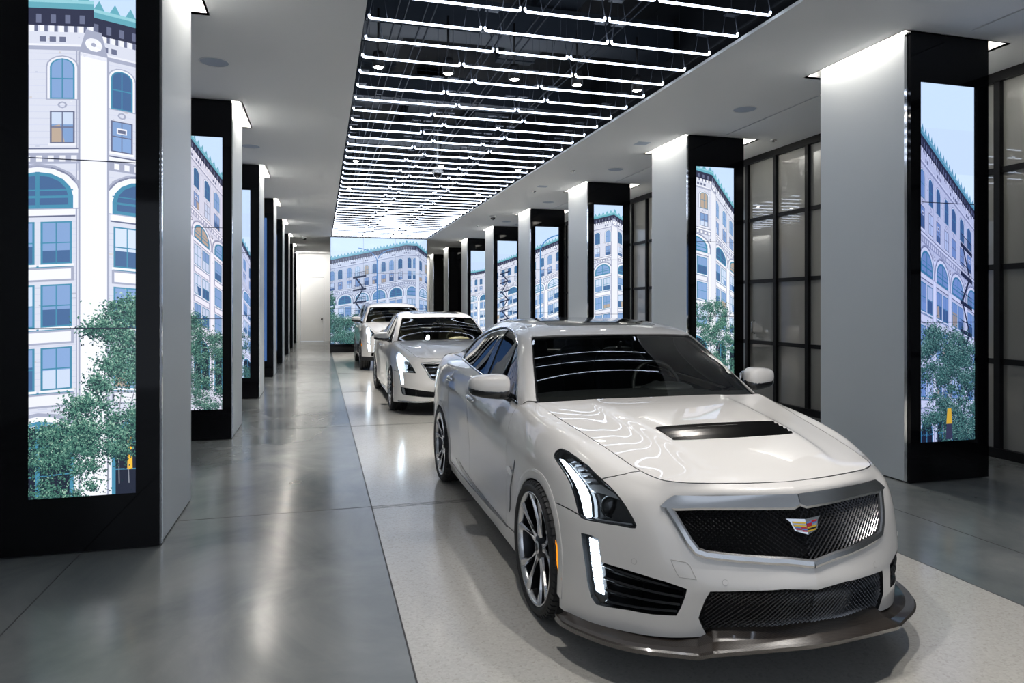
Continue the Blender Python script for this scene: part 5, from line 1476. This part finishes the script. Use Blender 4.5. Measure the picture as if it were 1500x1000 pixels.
# ================================================================ second and third cars
def slat_grille(c, pl, rows, name='grille_slat'):
    """horizontal chrome slats across a uv opening"""
    body = c['body']; P = np.array(pl); v0, v1 = P[:, 1].min(), P[:, 1].max(); sh = Shell()
    for k in range(rows):
        va = v0+(v1-v0)*(k+.30)/rows; vb = v0+(v1-v0)*(k+.72)/rows
        us = np.linspace(0, P[:, 0].max(), 80); ok = inside(us, np.full(80, (va+vb)/2), pl)
        if ok.sum() < 2: continue
        um = us[ok].max(); U = np.linspace(0, um, 12)
        A = body.ev(U, np.full(12, va)) - body.nrm(U, np.full(12, va))*.004; B = body.ev(U, np.full(12, vb)) - body.nrm(U, np.full(12, vb))*.014
        C_ = A - body.nrm(U, np.full(12, va))*.03
        sh.flat(list(C_)+list(A)+list(B), [(r*12+i, r*12+i+1, r*12+i+13, r*12+i+12) for r in range(2) for i in range(11)])
    c['one'](sh, name, [M['chrome']])
def lamps(c, led, refl=(), lens=True):
    body, hl, root, px = c['body'], c['hl'], c['root'], c['px']
    def half(sh, name, mats, par=(None, None)):
        return sh.build(name, mats, par[0] or root), sh.mirrored().build(name, mats, par[1] or root)
    hs = half(panel(body, hl, du=.2, dv=.25, gap=0, depth=0, off=-.04), 'headlight', [M['black_gloss']])
    half(panel(body, px(body, led, (2, 10)), du=.2, dv=.25, gap=0, depth=.015, off=-.008), 'led_strip', [M['led'], M['led']], hs)
    for r_ in refl: half(panel(body, px(body, r_, (2, 10)), du=.2, dv=.25, gap=0, depth=.01, off=-.02), 'reflector', [M['chrome'], M['chrome']], hs)
    half(panel(body, hl, du=.15, dv=.2, gap=.001, depth=0, off=-.001), 'lamp_lens', [M['lens']], hs)
raw = lambda pts: [('uv', u, v) for u, v in pts]
dlo_uv = raw(spec1['dlo_uv_out'])
shutr = raw([(5.69,4.75),(6.1,4.78),(6.7,4.74),(7.2,4.65),(7.69,4.5)]); innr = raw([(5.0,6.8),(4.85,7.2),(4.6,7.6),(4.45,8)])
Z2 = lambda pts: pxl(540, 440, 5.556, pts)
W2 = lambda a, y, z: (a*1.02, y*1.05 if y > 0 else y*.98, z*1.01)
spec2 = dict(name='luxury_sedan', cat='car', pos=(1.97, 10.98), warp=W2, label='white luxury sedan in the middle with tan seats and horizontal chrome grille bars',
  wheelbase=2.9*1.05, Rt=.350, Rr=.275, arch=.376, wx=.80, mirror=(.985, .80, 1.115), spokes=7, seat=M['seat_tan'], dash=M['seat_tan'], cab_dy=.08, chrome_handles=True,
  headlight=Z2([(240,418),(228,432),(222,448),(228,480),(240,540),(250,610),(262,684),(286,684),(280,620),(277,580),(330,586),(384,590),(362,548),(340,515),(318,488),(290,458),(262,430)]),
  bumper_shut=shutr, inner_shut=innr, dlo=dlo_uv,
  openings=dict(grille=raw([(0,4.15),(0,5.8)]) + Z2([(600,512),(540,511),(480,510),(430,512),(447,536),(465,562),(485,600),(515,640),(545,650),(590,654)]),
    low=raw([(0,1.1),(0,2.05)]) + Z2([(640,752),(560,748),(480,740),(400,728),(330,716),(262,704),(266,735),(276,762),(300,768),(380,778),(450,786),(520,788),(600,800)])))
c2 = make_car(spec2)
gp2 = [(max(a, 0) if a > .05 else 0, b) for a, b in c2['op']['grille']]
slat_grille(c2, gp2, 5)
c2['one'](frame(c2['body'], gp2[1:]+[gp2[0]], .022, .012, closed=False), 'grille_frame', [M['chrome']])
lamps(c2, Z2([(242,424),(230,440),(228,456),(236,500),(248,560),(256,620),(264,680),(280,680),(270,610),(262,550),(254,505),(252,478),(262,466),(282,470),(298,476),(283,456),(262,436)]),
  [Z2([(275,520),(320,512),(345,530),(300,560)]), Z2([(275,565),(350,572),(365,582),(280,576)])])
c2['both'](panel(c2['body'], c2['px'](c2['body'], Z2([(266,708),(284,710),(292,740),(298,766),(280,760),(270,738)]), (2, 9)), du=.2, dv=.25, gap=0, depth=.012, off=-.006), 'fog_lamp', [M['chrome'], M['under']])
c2['both'](frame(c2['body'], c2['px'](c2['body'], Z2([(240,815),(330,822),(420,826),(510,822)]), (0, 9)), .02, .008, closed=False), 'bumper_trim', [M['chrome']])
c2['both'](panel(c2['body'], c2['px'](c2['body'], Z2([(196,668),(201,672),(206,700),(200,695)]), (5, 9.5)), du=.2, dv=.25, gap=0, depth=.006, off=.004), 'side_marker', [M['amber'], M['under']])
# ---- third car: crossover
Z3 = lambda pts: pxl(500, 430, 7.69, pts)
def W3(a, y, z):
    z2 = z*1.11+.045
    if y > 2.1 and z > 1.06: z2 += min((y-2.1)*.34, .34)*min(1, (z-1.06)/.08)
    z2 = min(z2, 1.732 - .015*(a/.6)**2)
    return (a*1.035, y*.95 if y > 0 else y*.93, z2)
spec3 = dict(name='crossover_car', cat='car', pos=(1.93, 18.45), warp=W3, label='white crossover at the far end, tallest car, with vertical white running lights',
  wheelbase=2.9*.95, Rt=.385, Rr=.30, arch=.425, wx=.81, mirror=(1.0, .70, 1.28), spokes=6, seat=M['seat_tan'], dash=M['seat_tan'], cab_dy=-.06, sunroof=None, edge_me=1,
  headlight=Z3([(290,368),(282,380),(279,400),(286,450),(292,500),(296,552),(322,560),(324,520),(322,482),(350,476),(382,464),(362,436),(340,410),(315,385)]),
  bumper_shut=shutr, inner_shut=innr, dlo=dlo_uv,
  openings=dict(grille=raw([(0,3.6),(0,5.8),(1.4,5.8),(2.9,5.7),(2.75,5.0),(2.3,4.2),(1.9,3.7)]), low=raw([(0,1.0),(0,2.1),(3.9,2.1),(3.9,1.1)])))
c3 = make_car(spec3)
gp3 = c3['op']['grille']; slat_grille(c3, gp3, 6)
c3['one'](frame(c3['body'], gp3[1:]+[gp3[0]], .022, .012, closed=False), 'grille_frame', [M['chrome']])
lamps(c3, Z3([(292,374),(284,388),(284,410),(292,470),(298,550),(314,556),(312,500),(306,450),(302,420),(318,408),(308,388)]), [Z3([(325,430),(350,440),(372,460),(325,470)])])
lo3 = c3['px'](c3['body'], Z3([(300,572),(322,575),(326,600),(328,655),(308,652),(302,610)]), (2, 9))
c3['both'](panel(c3['body'], lo3, du=.2, dv=.25, gap=0, depth=.012, off=.004), 'running_light', [M['led'], M['chrome']])
cl3 = Shell(); panel(c3['body'], [(0, 0), (0, .9), (8.5, .9), (8.5, 0)], [], du=.3, dv=.3, gap=0, depth=.01, off=.008, shell=cl3)
c3['one'](cl3, 'lower_cladding', [M['black_matte'], M['black_matte']])
c3['both'](panel(c3['body'], c3['px'](c3['body'], Z3([(222,560),(230,560),(238,590),(230,590)]), (5, 9.5)), du=.2, dv=.25, gap=0, depth=.006, off=.006), 'side_marker', [M['amber'], M['under']])
# ================================================================ camera, world
cam = bpy.data.cameras.new('camera'); co = bpy.data.objects.new('camera', cam); COL.objects.link(co); SC.camera = co
co.location = (0, 0, EYE); co.rotation_euler = (math.pi/2, 0, -TH); cam.sensor_width = 36; cam.lens = FPX/1500*36
cam.shift_y = (HY-500)/1500; cam.clip_start = .05; cam.clip_end = 200
w = bpy.data.worlds.new('world'); SC.world = w; w.use_nodes = True; w.node_tree.nodes['Background'].inputs[0].default_value = (.50,.56,.66,1)
SC.view_settings.view_transform = 'Standard'; SC.view_settings.look = 'None'; SC.view_settings.gamma = 1; SC.view_settings.use_curve_mapping = False
SC.view_settings.exposure = 0.45
SC.cycles.use_denoising = True; SC.cycles.max_bounces = 8; SC.cycles.diffuse_bounces = 4; SC.cycles.glossy_bounces = 5; SC.cycles.transparent_max_bounces = 12
SC.cycles.sample_clamp_indirect = 6; SC.cycles.caustics_reflective = False; SC.cycles.caustics_refractive = False
